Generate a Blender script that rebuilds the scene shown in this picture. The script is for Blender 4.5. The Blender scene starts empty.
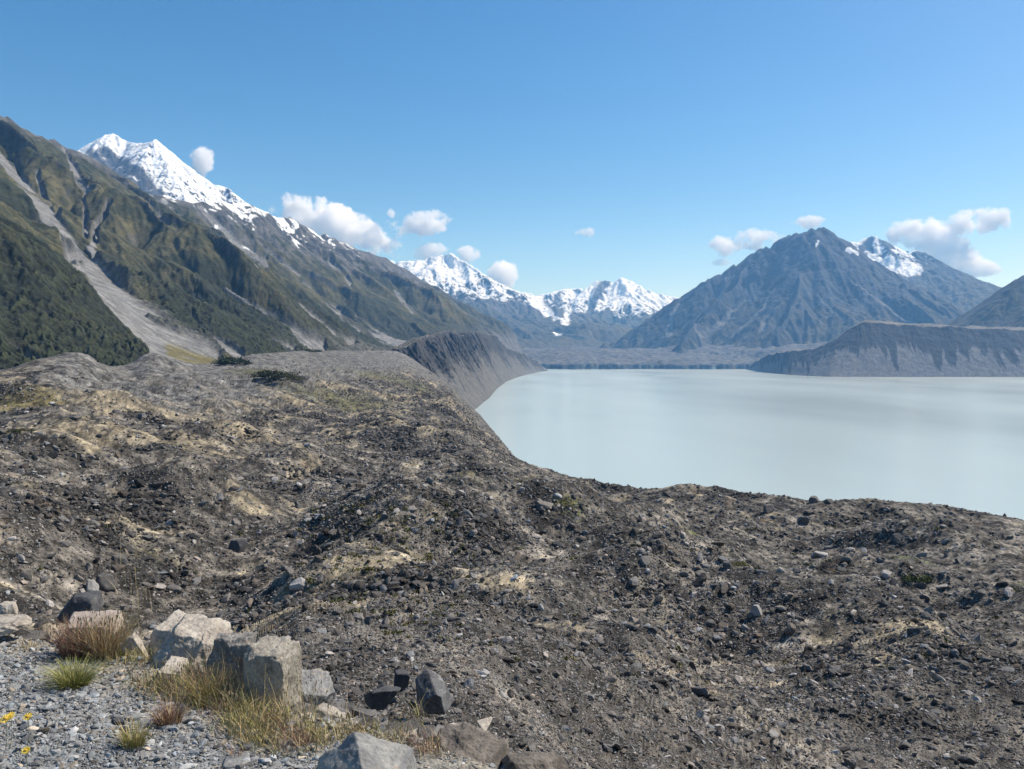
import bpy, math, random
import numpy as np
F32 = np.float32
rng = np.random.default_rng(7)
random.seed(7)
FPX, CX, HY, CZ = 800.0, 512.0, 354.0, 115.0     # focal length in pixels, principal column, eye-level row, eye height above the lake

scene = bpy.context.scene
COL = scene.collection

def P(px, py, D):
    return ((px - CX) / FPX * D, float(D), CZ + (HY - py) / FPX * D)

# ------------------------------------------------------------------ noise
def _hash(ix, iy, seed):
    h = (ix.astype(np.int64) * 374761393 + iy.astype(np.int64) * 668265263 + seed * 974711 + 1013904223) & 0xFFFFFFFF
    h = ((h ^ (h >> 13)) * 1274126177) & 0xFFFFFFFF
    h = ((h ^ (h >> 16)) * 2246822519) & 0xFFFFFFFF
    return h ^ (h >> 15)

def perlin(x, y, seed=0):
    x = np.asarray(x, np.float64); y = np.asarray(y, np.float64)
    ix = np.floor(x); iy = np.floor(y)
    fx = (x - ix).astype(F32); fy = (y - iy).astype(F32)
    ux = fx * fx * fx * (fx * (fx * 6 - 15) + 10); uy = fy * fy * fy * (fy * (fy * 6 - 15) + 10)
    def g(dx, dy):
        a = (_hash(ix + dx, iy + dy, seed) & 1023).astype(F32) * F32(2 * math.pi / 1024)
        return np.cos(a) * (fx - dx) + np.sin(a) * (fy - dy)
    a = g(0, 0); b = g(1, 0); c = g(0, 1); d = g(1, 1)
    return (a + (b - a) * ux) * (1 - uy) + (c + (d - c) * ux) * uy          # about -0.7..0.7

def fbm(x, y, lam, octs, seed=0, gain=0.5, ridged=False):
    t = 0; a = 1.0; s = 0.0
    for o in range(octs):
        n = perlin(x / lam + 17.3 * o, y / lam - 9.1 * o, seed + o)
        t = t + a * ((1 - 2.6 * np.abs(n)) if ridged else 1.5 * n)
        s += a; a *= gain; lam /= 2.03
    return t / s

def sstep(a, b, x):
    t = np.clip((x - a) / (b - a), 0, 1)
    return t * t * (3 - 2 * t)

def erosion_noise(x, y, dx, dy, seed):
    ix = np.floor(x); iy = np.floor(y); fx = (x - ix).astype(F32); fy = (y - iy).astype(F32)
    va = np.zeros_like(fx); vb = np.zeros_like(fx); wt = np.zeros_like(fx)
    for i in (-1, 0, 1):
        for j in (-1, 0, 1):
            h = _hash(ix + i, iy + j, seed)
            px = fx - i - (h & 1023).astype(F32) / 1023; py = fy - j - ((h >> 10) & 1023).astype(F32) / 1023
            w = np.exp(-(px * px + py * py) * 2.2)
            m = (px * dx + py * dy) * F32(2 * math.pi)
            va += np.cos(m) * w; vb -= np.sin(m) * w; wt += w
    return va / wt, vb / wt * dx, vb / wt * dy

def erode(X, Y, gx, gy, L, octs, seed, gain=0.5, branch=0.9):
    gx = gx + 0.45 * fbm(X, Y, L * 1.3, 3, seed + 201); gy = gy + 0.45 * fbm(X, Y, L * 1.3, 3, seed + 205)
    s = np.sqrt(gx * gx + gy * gy) + 1e-6
    k = np.clip(s / 0.35, 0, 1) / s
    dx = (-gy * k).astype(F32); dy = (gx * k).astype(F32)
    h = 0; ex = 0; ey = 0; a = 1.0; f = 1.0; tot = 0
    for o in range(octs):
        e, ax, ay = erosion_noise(X / L * f, Y / L * f, dx + branch * (-ey if o else 0), dy + branch * (ex if o else 0), seed + 31 * o)
        h = h + e * a; ex = ex + ax * a; ey = ey + ay * a; tot += a
        a *= gain; f *= 2
    return h / tot

# ------------------------------------------------------------------ mesh helpers
def grid_mesh(name, X, Y, Z, color=None, smooth=True, mat=None, flip=False):
    nr, nc = X.shape
    v = np.stack([X, Y, Z], -1).reshape(-1, 3).astype(F32)
    i = np.arange(nr - 1)[:, None] * nc + np.arange(nc - 1)[None, :]
    q = np.stack([i, i + 1, i + nc + 1, i + nc], -1).reshape(-1, 4)
    if flip: q = q[:, ::-1]
    return raw_mesh(name, v, q, 4, color, smooth, mat)

def raw_mesh(name, v, f, n, color=None, smooth=False, mat=None, link=True):
    me = bpy.data.meshes.new(name)
    me.vertices.add(len(v)); me.vertices.foreach_set('co', np.ascontiguousarray(v, F32).ravel())
    me.loops.add(len(f) * n); me.loops.foreach_set('vertex_index', np.ascontiguousarray(f, np.int32).ravel())
    me.polygons.add(len(f)); me.polygons.foreach_set('loop_start', np.arange(0, len(f) * n, n, dtype=np.int32))
    me.polygons.foreach_set('use_smooth', np.full(len(f), smooth))
    me.update(calc_edges=True)
    if color is not None:
        a = me.attributes.new('albedo', 'FLOAT_COLOR', 'POINT')
        c = np.ones((len(v), 4), F32); c[:, :3] = color.reshape(-1, 3)
        a.data.foreach_set('color', c.ravel())
    if mat: me.materials.append(mat)
    o = bpy.data.objects.new(name, me)
    if link: COL.objects.link(o)
    return o

def tag(o, label=None, cat=None, group=None, kind=None):
    if label: o['label'] = label
    if cat: o['category'] = cat
    if group: o['group'] = group
    if kind: o['kind'] = kind
    return o

def mixc(a, b, t):
    a = np.asarray(a, F32); b = np.asarray(b, F32)
    return a + (b - a) * np.asarray(t)[..., None]

# ------------------------------------------------------------------ materials
def ground_mat(name, scales, cvar=0.5, bump=0.6, bdist=1.0, rough=0.95, warm=0.0):
    """Albedo from the surface's own attribute, broken up by solid noise at several real sizes, with matching bump."""
    m = bpy.data.materials.new(name); m.use_nodes = True
    nt = m.node_tree; N = nt.nodes; L = nt.links
    b = N['Principled BSDF']; b.inputs['Roughness'].default_value = rough
    b.inputs['Specular IOR Level'].default_value = 0.25
    at = N.new('ShaderNodeAttribute'); at.attribute_name = 'albedo'
    tc = N.new('ShaderNodeTexCoord')
    acc = None; last = None
    for i, s in enumerate(scales):
        n = N.new('ShaderNodeTexNoise'); n.inputs['Scale'].default_value = 1 / s
        n.inputs['Detail'].default_value = 5; n.inputs['Roughness'].default_value = 0.65
        L.new(tc.outputs['Object'], n.inputs['Vector'])
        mr = N.new('ShaderNodeMapRange'); mr.inputs[1].default_value = 0.3; mr.inputs[2].default_value = 0.7
        mr.inputs[3].default_value = 1 - cvar; mr.inputs[4].default_value = 1 + cvar
        L.new(n.outputs[0], mr.inputs[0])
        if acc is None: acc = mr.outputs[0]
        else:
            mm = N.new('ShaderNodeMath'); mm.operation = 'MULTIPLY'
            L.new(acc, mm.inputs[0]); L.new(mr.outputs[0], mm.inputs[1]); acc = mm.outputs[0]
        bp = N.new('ShaderNodeBump'); bp.inputs['Strength'].default_value = bump
        bp.inputs['Distance'].default_value = s * 0.25 * bdist
        L.new(n.outputs[0], bp.inputs['Height'])
        if last: L.new(last, bp.inputs['Normal'])
        last = bp.outputs[0]
    mx = N.new('ShaderNodeVectorMath'); mx.operation = 'SCALE'
    L.new(at.outputs['Color'], mx.inputs[0]); L.new(acc, mx.inputs['Scale'])
    L.new(mx.outputs[0], b.inputs['Base Color']); L.new(last, b.inputs['Normal'])
    return m

M_MTN = ground_mat('mountain_slope', [60, 10], 0.4, 0.7)
M_NEARMTN = ground_mat('bush_and_scree_slope', [24, 5], 0.42, 0.8)
M_MOR = ground_mat('moraine_rubble', [5.0, 0.8], 0.38, 0.8)
M_WALL = ground_mat('moraine_wall', [24, 5], 0.35, 0.7)
M_RUB = ground_mat('loose_rock', [0.6, 0.12], 0.25, 0.5)
M_GRAV = ground_mat('gravel_bed', [0.06, 0.015], 0.35, 0.9)
M_PEB = ground_mat('gravel_stone', [0.03, 0.008], 0.25, 0.35)
M_GRASS = ground_mat('dry_grass', [0.05], 0.2, 0.0, rough=0.8)

def boulder_mat(name, dark, light, stain, s=0.25, bump=0.6, random_tint=False):
    m = bpy.data.materials.new(name); m.use_nodes = True
    nt = m.node_tree; N = nt.nodes; L = nt.links
    b = N['Principled BSDF']; b.inputs['Roughness'].default_value = 0.9; b.inputs['Specular IOR Level'].default_value = 0.3
    tc = N.new('ShaderNodeTexCoord')
    n1 = N.new('ShaderNodeTexNoise'); n1.inputs['Scale'].default_value = 1 / s; n1.inputs['Detail'].default_value = 9; n1.inputs['Roughness'].default_value = 0.62
    n1.inputs['Distortion'].default_value = 0.6
    n2 = N.new('ShaderNodeTexNoise'); n2.inputs['Scale'].default_value = 2.3 / s; n2.inputs['Detail'].default_value = 8; n2.inputs['Roughness'].default_value = 0.7
    n3 = N.new('ShaderNodeTexNoise'); n3.inputs['Scale'].default_value = 14 / s; n3.inputs['Detail'].default_value = 6
    for n in (n1, n2, n3): L.new(tc.outputs['Object'], n.inputs['Vector'])
    cr = N.new('ShaderNodeValToRGB'); cr.color_ramp.elements[0].position = 0.36; cr.color_ramp.elements[1].position = 0.62
    cr.color_ramp.elements[0].color = (*dark, 1); cr.color_ramp.elements[1].color = (*light, 1)
    L.new(n1.outputs[0], cr.inputs[0])
    mr = N.new('ShaderNodeMapRange'); mr.inputs[1].default_value = 0.56; mr.inputs[2].default_value = 0.66; mr.inputs[4].default_value = 0.75
    L.new(n2.outputs[0], mr.inputs[0])
    mx = N.new('ShaderNodeMix'); mx.data_type = 'RGBA'; mx.inputs['B'].default_value = (*stain, 1)
    L.new(mr.outputs[0], mx.inputs['Factor']); L.new(cr.outputs[0], mx.inputs['A'])
    mm = N.new('ShaderNodeMapRange'); mm.inputs[1].default_value = 0.3; mm.inputs[2].default_value = 0.7; mm.inputs[3].default_value = 0.7; mm.inputs[4].default_value = 1.25
    L.new(n3.outputs[0], mm.inputs[0])
    sc = N.new('ShaderNodeVectorMath'); sc.operation = 'SCALE'
    L.new(mx.outputs['Result'], sc.inputs[0]); L.new(mm.outputs[0], sc.inputs['Scale'])
    out = sc.outputs[0]
    if random_tint:
        oi = N.new('ShaderNodeObjectInfo'); r = N.new('ShaderNodeMapRange'); r.inputs[3].default_value = 0.6; r.inputs[4].default_value = 1.45
        L.new(oi.outputs['Random'], r.inputs[0])
        s2 = N.new('ShaderNodeVectorMath'); s2.operation = 'SCALE'; L.new(out, s2.inputs[0]); L.new(r.outputs[0], s2.inputs['Scale']); out = s2.outputs[0]
    L.new(out, b.inputs['Base Color'])
    b1 = N.new('ShaderNodeBump'); b1.inputs['Strength'].default_value = bump; b1.inputs['Distance'].default_value = s * 0.1; L.new(n2.outputs[0], b1.inputs['Height'])
    b2 = N.new('ShaderNodeBump'); b2.inputs['Strength'].default_value = bump; b2.inputs['Distance'].default_value = s * 0.025; L.new(n3.outputs[0], b2.inputs['Height'])
    L.new(b1.outputs[0], b2.inputs['Normal']); L.new(b2.outputs[0], b.inputs['Normal'])
    return m

# ------------------------------------------------------------------ mountains
def polar(px0, px1, dpx, D0, D1, rows, geo=True):
    px = np.arange(px0, px1 + dpx, dpx)
    D = np.geomspace(D0, D1, rows) if geo else np.linspace(D0, D1, rows)
    PX, DD = np.meshgrid(px, D)
    return (PX - CX) / FPX * DD, DD

def tent(X, Y, ridges, s, Hc, base):
    """Height of a massif: every ridge line carries its own crest heights, the ground falls away from the nearest one."""
    out = np.full(X.shape, -1e9); dmin = np.full(X.shape, 1e9)
    for R in ridges:
        sl = R.get('s', s); hc = R.get('Hc', Hc); pts = R['p']
        for a, b in zip(pts[:-1], pts[1:]):
            ax, ay, az = a; bx, by, bz = b
            vx, vy = bx - ax, by - ay
            t = np.clip(((X - ax) * vx + (Y - ay) * vy) / (vx * vx + vy * vy), 0, 1)
            d = np.hypot(X - ax - t * vx, Y - ay - t * vy)
            z = az + (bz - az) * t
            z = z - hc * (1 - np.exp(-d * sl / hc))
            out = np.maximum(out, z)
            if R.get('crest'): dmin = np.minimum(dmin, d)
    return out, dmin

def jag(pts, px_amp, seed, step=3):
    """Densify a crest line and give it small teeth."""
    r = np.random.default_rng(seed); out = []
    for a, b in zip(pts[:-1], pts[1:]):
        for k in range(step):
            t = k / step
            p = [a[i] + (b[i] - a[i]) * t for i in range(3)]
            if k: p[2] += r.normal() * px_amp * p[1] / FPX; 
            out.append(tuple(p))
    out.append(pts[-1])
    return out

def spurs(crest, spacing, direction, length, s, Hc, keep, seed, jitter=0.5):
    r = np.random.default_rng(seed); out = []; acc = spacing * 0.4
    for a, b in zip(crest[:-1], crest[1:]):
        L = math.hypot(b[0] - a[0], b[1] - a[1]); t = 0
        while acc < L:
            k = acc / L; x, y, z = [a[i] + (b[i] - a[i]) * k for i in range(3)]
            ang = math.atan2(direction[1], direction[0]) + r.uniform(-jitter, jitter)
            ln = length * r.uniform(0.6, 1.1); kp = keep * r.uniform(0.85, 1.1)
            pts = []; n = 5
            for q in range(n + 1):
                d = ln * q / n
                pts.append((x, y, z - 4 - Hc * (1 - math.exp(-d * s * kp / Hc))))
                ang += r.uniform(-0.22, 0.22); x += math.cos(ang) * ln / n; y += math.sin(ang) * ln / n
            out.append({'p': pts}); acc += spacing * r.uniform(0.7, 1.35)
        acc -= L
    return out

def polydist(PX, PY, pts):
    """Distance to a line and position along it (0..1), used to lay scree chutes onto the slope."""
    best = np.full(PX.shape, 1e9); along = np.zeros(PX.shape); n = len(pts) - 1
    for i, (a, b) in enumerate(zip(pts[:-1], pts[1:])):
        vx, vy = b[0] - a[0], b[1] - a[1]
        t = np.clip(((PX - a[0]) * vx + (PY - a[1]) * vy) / (vx * vx + vy * vy), 0, 1)
        d = np.hypot(PX - a[0] - t * vx, PY - a[1] - t * vy)
        m = d < best; best = np.where(m, d, best); along = np.where(m, (i + t) / n, along)
    return best, along

def grads(fn, X, Y, e):
    h = fn(X, Y); return h, (fn(X + e, Y) - h) / e, (fn(X, Y + e) - h) / e

def normal_up(X, Y, Z):
    du = [np.gradient(a, axis=1) for a in (X, Y, Z)]; dv = [np.gradient(a, axis=0) for a in (X, Y, Z)]
    nx = du[1] * dv[2] - du[2] * dv[1]; ny = du[2] * dv[0] - du[0] * dv[2]; nz = du[0] * dv[1] - du[1] * dv[0]
    return np.abs(nz) / (np.sqrt(nx * nx + ny * ny + nz * nz) + 1e-9), nx / (np.abs(nz) + 1e-9) * np.sign(nz), ny / (np.abs(nz) + 1e-9) * np.sign(nz)

# --- the long bush-clad range along the left side of the valley
def blur2(A, n):
    for ax in (0, 1):
        k = np.hanning(n + 2)[1:-1]; k /= k.sum(); pad = [(0, 0), (0, 0)]; pad[ax] = (n // 2, n // 2)
        B = np.pad(A, pad, mode='edge'); out = 0
        for i, w in enumerate(k):
            sl = [slice(None)] * 2; sl[ax] = slice(i, i + A.shape[ax]); out = out + w * B[tuple(sl)]
        A = out
    return A

def left_range():
    X, Y = polar(-140, 560, 1.0, 640, 8200, 1250)
    sky = [(-1800, -600, 930), (-1760, 700, 900), (-1700, 1750, 905),
           P(0, 116, 2500), P(12, 122, 2540), P(29, 129, 2640), P(50, 139, 2780), P(78, 151, 2980), P(110, 172, 3220), P(150, 193, 3520), P(190, 203, 3850), P(222, 203, 4150),
           P(250, 206, 4400), P(270, 216, 4550), P(292, 218, 4750), P(315, 231, 4980), P(334, 238, 5200), P(350, 245, 5450), P(373, 254, 5800), P(396, 263, 6150),
           P(412, 275, 6400), P(432, 287, 6600), P(458, 306, 6850), P(484, 326, 7050), P(500, 336, 7150), P(528, 353, 7250)]
    crest = sky[:3] + jag(sky[3:], 1.2, 3, 4)
    sl, Hc = 0.86, 1500.0
    R = [{'p': crest, 'crest': True}]
    R += spurs(sky, 520, (1, -0.12), 1000, sl, Hc, 0.80, 11, 0.35)
    R.append({'p': [P(-60, 190, 1700), P(0, 228, 1480), P(45, 275, 1330), P(85, 325, 1180), P(116, 368, 1050)], 's': 0.75})   # near spur
    R.append({'p': [P(-30, 150, 2100), P(0, 190, 1950), P(40, 232, 1850), P(76, 272, 1750)], 's': 0.8})
    R.append({'p': [P(60, 160, 2900), P(110, 235, 2500), P(160, 300, 2150), P(215, 345, 1950)], 's': 0.8})
    R.append({'p': [P(165, 205, 3600), P(230, 265, 3200), P(290, 322, 2850), P(325, 342, 2700)], 's': 0.8})
    R.append({'p': [P(300, 232, 4800), P(350, 280, 4300), P(395, 318, 3950), P(430, 338, 3700)], 's': 0.8})
    wx = fbm(X, Y, 420, 3, 5) * 55; wy = fbm(X, Y, 420, 3, 9) * 55
    fn = lambda x, y: tent(x, y, R, sl, Hc, 90)[0]
    H, gx, gy = grads(fn, X + wx, Y + wy, 12.0)
    _, dc = tent(X + wx, Y + wy, R[:1], sl, Hc, 90)
    floor = 96 + fbm(X, Y, 200, 3, 2) * 6 - 150 * sstep(0, 160, X - np.interp(Y, [0, 2900, 3500, 5000, 6500], [-345, -330, -300, -200, -120]))
    H = floor + np.logaddexp(0, (H - floor) / 14) * 14
    H = H - 220 * sstep(0, 220, X - np.interp(Y, [0, 3000, 5000, 6500, 7300], [-330, -300, -190, -40, 90]))
    PX = CX + FPX * X / Y; PY = HY - (H - CZ) * FPX / Y
    wob = fbm(X, Y, 120, 3, 77) * 5 + fbm(X, Y, 30, 2, 78) * 2.5
    scree = np.zeros(X.shape)
    chutes = [([(-5, 148), (23, 182), (51, 217), (78, 256), (117, 297), (160, 332), (200, 362)], 4, 26),
              ([(37, 172), (47, 201), (56, 222)], 2, 4), ([(84, 192), (86, 233)], 1.5, 3), ([(108, 208), (92, 244), (97, 252)], 3, 4),
              ([(65, 150), (80, 180), (90, 190)], 3, 4), ([(226, 283), (262, 308), (300, 334), (318, 346)], 1.5, 9), ([(191, 314), (215, 335), (238, 354)], 1, 7),
              ([(253, 324), (270, 337), (292, 350)], 1, 6), ([(305, 283), (335, 308), (360, 331), (412, 347)], 1.5, 6), ([(300, 302), (340, 335), (352, 342)], 1, 4),
              ([(200, 205), (240, 245), (262, 262)], 3, 6), ([(140, 195), (170, 225)], 2, 3), ([(395, 290), (412, 312)], 2, 3), ([(-10, 338), (20, 350), (48, 368)], 2, 6),
              ([(150, 372), (152, 330), (100, 285)], 1, 8), ([(270, 255), (300, 275)], 3, 2), ([(330, 262), (352, 285)], 3, 2), ([(355, 318), (395, 338), (425, 346)], 1, 5)]
    for pts, w0, w1 in chutes:
        d, t = polydist(PX + wob, PY + wob * 0.7, pts)
        w = w0 + (w1 - w0) * t ** 1.6
        scree = np.maximum(scree, sstep(w * 1.15, w * 0.75, d))
    isl = sstep(0.22, 0.42, fbm(X * 0.6, Y, 90, 4, 79)); scree = scree * (1 - isl * 0.85)
    gx = blur2(gx, 17); gy = blur2(gy, 17)
    keep = sstep(8, 110, dc) * sstep(floor + 4, floor + 160, H) * (1 - 0.93 * scree)
    e = erode(X, Y, gx, gy, 340, 5, 40, 0.5)
    Z = H + keep * 50 * e - 10 * sstep(0, 1, scree)
    rock_n = fbm(X, Y, 60, 5, 21, 0.6)
    Z += (rock_n * 8 + fbm(X, Y, 34, 2, 22, 0.5, True) * 4) * sstep(10, 60, dc) * (1 - 0.95 * scree)
    # colour
    up, sx, sy = normal_up(X, Y, Z)
    n1 = fbm(X, Y, 260, 5, 60, 0.6); n2 = fbm(X, Y, 45, 4, 61, 0.6); n3 = fbm(X, Y, 14, 3, 62)
    bushf = (perlin(X / 6.5, Y / 6.5, 90) * 1.7 + perlin(X / 14, Y / 14, 91) * 1.3 + perlin(X / 3.3, Y / 3.3, 92) * 0.9) * (0.45 + 1.1 * sstep(-0.3, 0.4, n2 + n1 * 0.5))
    lower = sstep(420, 150, Z + n1 * 160 - e * 60)
    veg = sstep(0.12, -0.12, (Z - 790) / 420 + n1 * 0.55 + n2 * 0.35 - e * 0.35 + sstep(3000, 4600, Y) * 0.5)
    rockface = 0.8 * sstep(0.60, 0.46, up + n2 * 0.06) * sstep(200, 420, Z + n1 * 80)
    rock = mixc((0.035, 0.036, 0.038), (0.12, 0.115, 0.105), sstep(-0.5, 0.6, n2 + n3 * 0.5 + e * 0.3))
    tus = mixc((0.026, 0.031, 0.012), (0.085, 0.076, 0.034), sstep(-0.4, 0.5, n2 + n1))
    bush = mixc((0.006, 0.009, 0.005), (0.032, 0.038, 0.017), sstep(-0.5, 0.9, bushf))  # hollows between bushes coloured darker, shade put into the tone
    c = mixc(rock, tus, veg)
    c = mixc(c, bush, np.clip(lower + sstep(0.15, 0.6, -e + n2 * 0.5) * 0.8 * sstep(650, 420, Z), 0, 1) * (0.35 + 0.65 * sstep(-0.9, 0.1, n2)))
    c = mixc(c, rock, rockface * 0.9)
    streak = fbm(X * 0.35 + 400, Y, 14, 4, 33)
    sc = mixc((0.11, 0.11, 0.107), (0.20, 0.195, 0.185), sstep(-0.6, 0.6, streak + n3 * 0.5))
    c = mixc(c, sc, scree)
    fan = sstep(floor + 90, floor + 10, H + n2 * 30) * sstep(-0.25, 0.35, n1 + n2 * 0.6)
    c = mixc(c, (0.13, 0.125, 0.115), fan * 0.7 * sstep(1500, 2000, Y))
    c = mixc(c, (0.10, 0.098, 0.095), sstep(330, 200, Z + n1 * 60) * sstep(4200, 5200, Y))
    d, t = polydist(PX + wob * 2, PY + wob, [(170, 343), (195, 353), (226, 362)])
    c = mixc(c, (0.11, 0.095, 0.035), sstep(9, 3, d) * sstep(-0.6, 0.1, n2))
    Z += (lower * (1 - scree)) * np.maximum(bushf, -0.7) * 4.0
    snow = sstep(0.0, 0.07, (Z - 810) / 900 + n1 * 0.34 + n2 * 0.34 - e * 0.10 - sstep(0.80, 0.6, up) * 0.10) * sstep(3500, 3800, Y) * sstep(5600, 5200, Y)
    c = mixc(c, (0.82, 0.84, 0.86), snow)
    o = grid_mesh('mountain', X, Y, Z, c, True, M_NEARMTN)
    return tag(o, 'long steep green and grey range along the left side of the valley', None, None, 'structure')

def massif(label, crests, pxr, Dr, rows, s, Hc, base, L, amp, seed, spur=None, extra=None, snowline=900, snowsoft=400, snowmax=1.0,
           rock=((0.035, 0.038, 0.044), (0.10, 0.10, 0.10)), grass=((0.04, 0.042, 0.03), (0.075, 0.07, 0.045)), grassline=700, dpx=1.0, teeth=1.2,
           screes=(), whites=(), bare=(), talus=0.35, keepd=120, mat=None, basesoft=20, skirt=None):
    X, Y = polar(pxr[0], pxr[1], dpx, Dr[0], Dr[1], rows, False)
    R = []
    for k, cpts in enumerate(crests):
        pts = [P(*q) for q in cpts]
        R.append({'p': jag(pts, teeth, seed + k, 3), 'crest': True})
    allr = list(R)
    if spur:
        for k, cpts in enumerate(crests):
            allr += spurs([P(*q) for q in cpts], spur[0], spur[1], spur[2], s, Hc, spur[3], seed + 50 + k, spur[4])
    for cpts in (extra or []):
        allr.append({'p': jag([P(*q) for q in cpts], 0.6, seed + 9, 3)})
    wx = fbm(X, Y, 700, 3, seed + 1) * 90; wy = fbm(X, Y, 700, 3, seed + 2) * 90
    _, d0 = tent(X, Y, R, s, Hc, base)
    fw = sstep(0, 500, d0); wx = wx * fw; wy = wy * fw
    fn = lambda x, y: tent(x, y, allr, s, Hc, base)[0]
    H, gx, gy = grads(fn, X + wx, Y + wy, 15.0)
    _, dc = tent(X + wx, Y + wy, R, s, Hc, base)
    floor = base + fbm(X, Y, 500, 4, seed + 3) * 10
    H = floor + np.logaddexp(0, (H - floor) / basesoft) * basesoft
    gx = blur2(gx, 13); gy = blur2(gy, 13)
    e = erode(X, Y, gx, gy, L, 6, seed + 4, 0.55)
    PX = CX + FPX * X / Y; PY = HY - (H - CZ) * FPX / Y
    n1 = fbm(X, Y, L * 1.5, 5, seed + 6, 0.6); n2 = fbm(X, Y, L * 0.22, 4, seed + 7, 0.6); n3 = fbm(X, Y, L * 0.05, 3, seed + 8)
    wob = n1 * 3 + n2 * 2
    scree = np.zeros(X.shape)
    for pts, w0, w1 in screes:
        d, t = polydist(PX + wob, PY + wob * 0.7, pts); w = w0 + (w1 - w0) * t
        scree = np.maximum(scree, sstep(w * 1.3, w * 0.6, d))
    rise = sstep(floor + 10, floor + 260, H)
    Z = H + sstep(0, keepd, dc) * rise * amp * (e + 0.1) * (1 - 0.8 * scree) + (n2 * amp * 0.22 + fbm(X, Y, L * 0.12, 3, seed + 14, 0.6, True) * amp * 0.16) * sstep(0, keepd * 0.5, dc) * rise
    up, sx, sy = normal_up(X, Y, Z)
    c = mixc(rock[0], rock[1], sstep(-0.6, 0.6, n2 + n3 * 0.6 + e * 0.4))
    g = sstep(0.1, -0.12, (Z - grassline) / 700 + n1 * 0.5 + n2 * 0.3 - e * 0.25) * sstep(0.5, 0.62, up)
    c = mixc(c, mixc(grass[0], grass[1], sstep(-0.6, 0.6, n1 + n2)), g)
    tal = np.clip(sstep(floor + 320, floor + 60, H + n1 * 120 + e * 120) * talus + scree, 0, 1)
    c = mixc(c, mixc((0.09, 0.09, 0.09), (0.15, 0.15, 0.145), sstep(-0.5, 0.5, n2 + n3)), tal)
    sn = (Z - snowline) / snowsoft + n1 * 0.6 + n2 * 0.45 + n3 * 0.15 - sstep(0.72, 0.5, up) * 0.9 - e * 0.15
    snow = sstep(-0.05, 0.10, sn) * snowmax
    for pts, w in whites:
        d, t = polydist(PX + wob, PY + wob * 0.6, pts); snow = np.maximum(snow, sstep(w * 1.3, w * 0.7, d + n3 * 1.5))
    for pts, w in bare:
        d, t = polydist(PX + wob, PY + wob * 0.6, pts); snow = snow * (1 - sstep(w * 1.3, w * 0.6, d + n2 * w * 0.8))
    c = mixc(c, mixc((0.66, 0.69, 0.73), (0.82, 0.84, 0.86), sstep(-0.3, 0.4, n2 + n3 * 0.5)), snow)
    Z = Z + snow * n1 * 4
    o = grid_mesh('mountain', X, Y, Z, c, True, mat or M_MTN)
    return tag(o, label, None, None, 'structure')

left_range()
massif('high snow covered peak rising behind the left range',
       [[(20, 190, 7600), (60, 166, 7500), (83, 150, 7500), (92, 146, 7500), (100, 144, 7500), (107, 136, 7500), (113, 133, 7500), (119, 137, 7500), (127, 141, 7500), (137, 143, 7450), (147, 142, 7400), (156, 139, 7400), (161, 144, 7400), (166, 150, 7400),
         (176, 160, 7400), (186, 168, 7400), (198, 179, 7400), (212, 184, 7400), (226, 187, 7400), (238, 196, 7400), (250, 205, 7400), (270, 225, 7400), (300, 260, 7400), (340, 300, 7400)]],
       (10, 350), (5600, 8100), 460, 0.95, 2200.0, 200, 420, 62, 100, teeth=0.5,
       extra=[[(113, 134, 7500), (112, 160, 7250), (118, 190, 6900)], [(156, 139, 7400), (163, 165, 7150), (190, 200, 6800), (210, 225, 6500)], [(226, 187, 7400), (236, 205, 7150), (246, 225, 6900)]],
       snowline=1250, snowsoft=700, bare=[([(104, 154), (112, 158), (130, 170), (148, 182), (160, 196)], 7), ([(92, 158), (120, 178), (150, 196)], 7)], keepd=60)
massif('snowy range beyond the end of the left range',
       [[(330, 268, 12600), (372, 256, 12600), (396, 263, 12600), (408, 261, 12600), (419, 260, 12700), (432, 259, 12700), (440, 256, 12700), (446, 254, 12700), (452, 259, 12700), (460, 265, 12800), (468, 268, 12900), (477, 275, 13000), (487, 281, 13100), (497, 288, 13200), (505, 287, 13300), (512, 291, 13400), (519, 294, 13500),
         (530, 293, 13700), (541, 296, 14000), (549, 294, 14200), (556, 291, 14500), (562, 292, 14700), (568, 289, 14800), (578, 292, 14900), (590, 292, 15000), (600, 296, 15000)]],
       (320, 640), (7200, 15600), 640, 0.72, 1900.0, -30, 900, 170, 200, teeth=1.3, spur=(900, (0.15, -1), 2600, 0.75, 0.5),
       extra=[[(446, 254, 12700), (462, 290, 11800), (490, 322, 10800), (515, 342, 9900)], [(505, 288, 13300), (523, 312, 12400), (545, 332, 11500), (560, 344, 10800)], [(556, 291, 14500), (556, 310, 13900), (566, 322, 13300)]],
       snowline=930, snowsoft=420, bare=[([(560, 296), (556, 305), (562, 316)], 3.5)],
       whites=[([(535, 306), (552, 318), (566, 327)], 3.5), ([(578, 300), (570, 315), (566, 327)], 3), ([(548, 336), (560, 342)], 0.9)])
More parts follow.
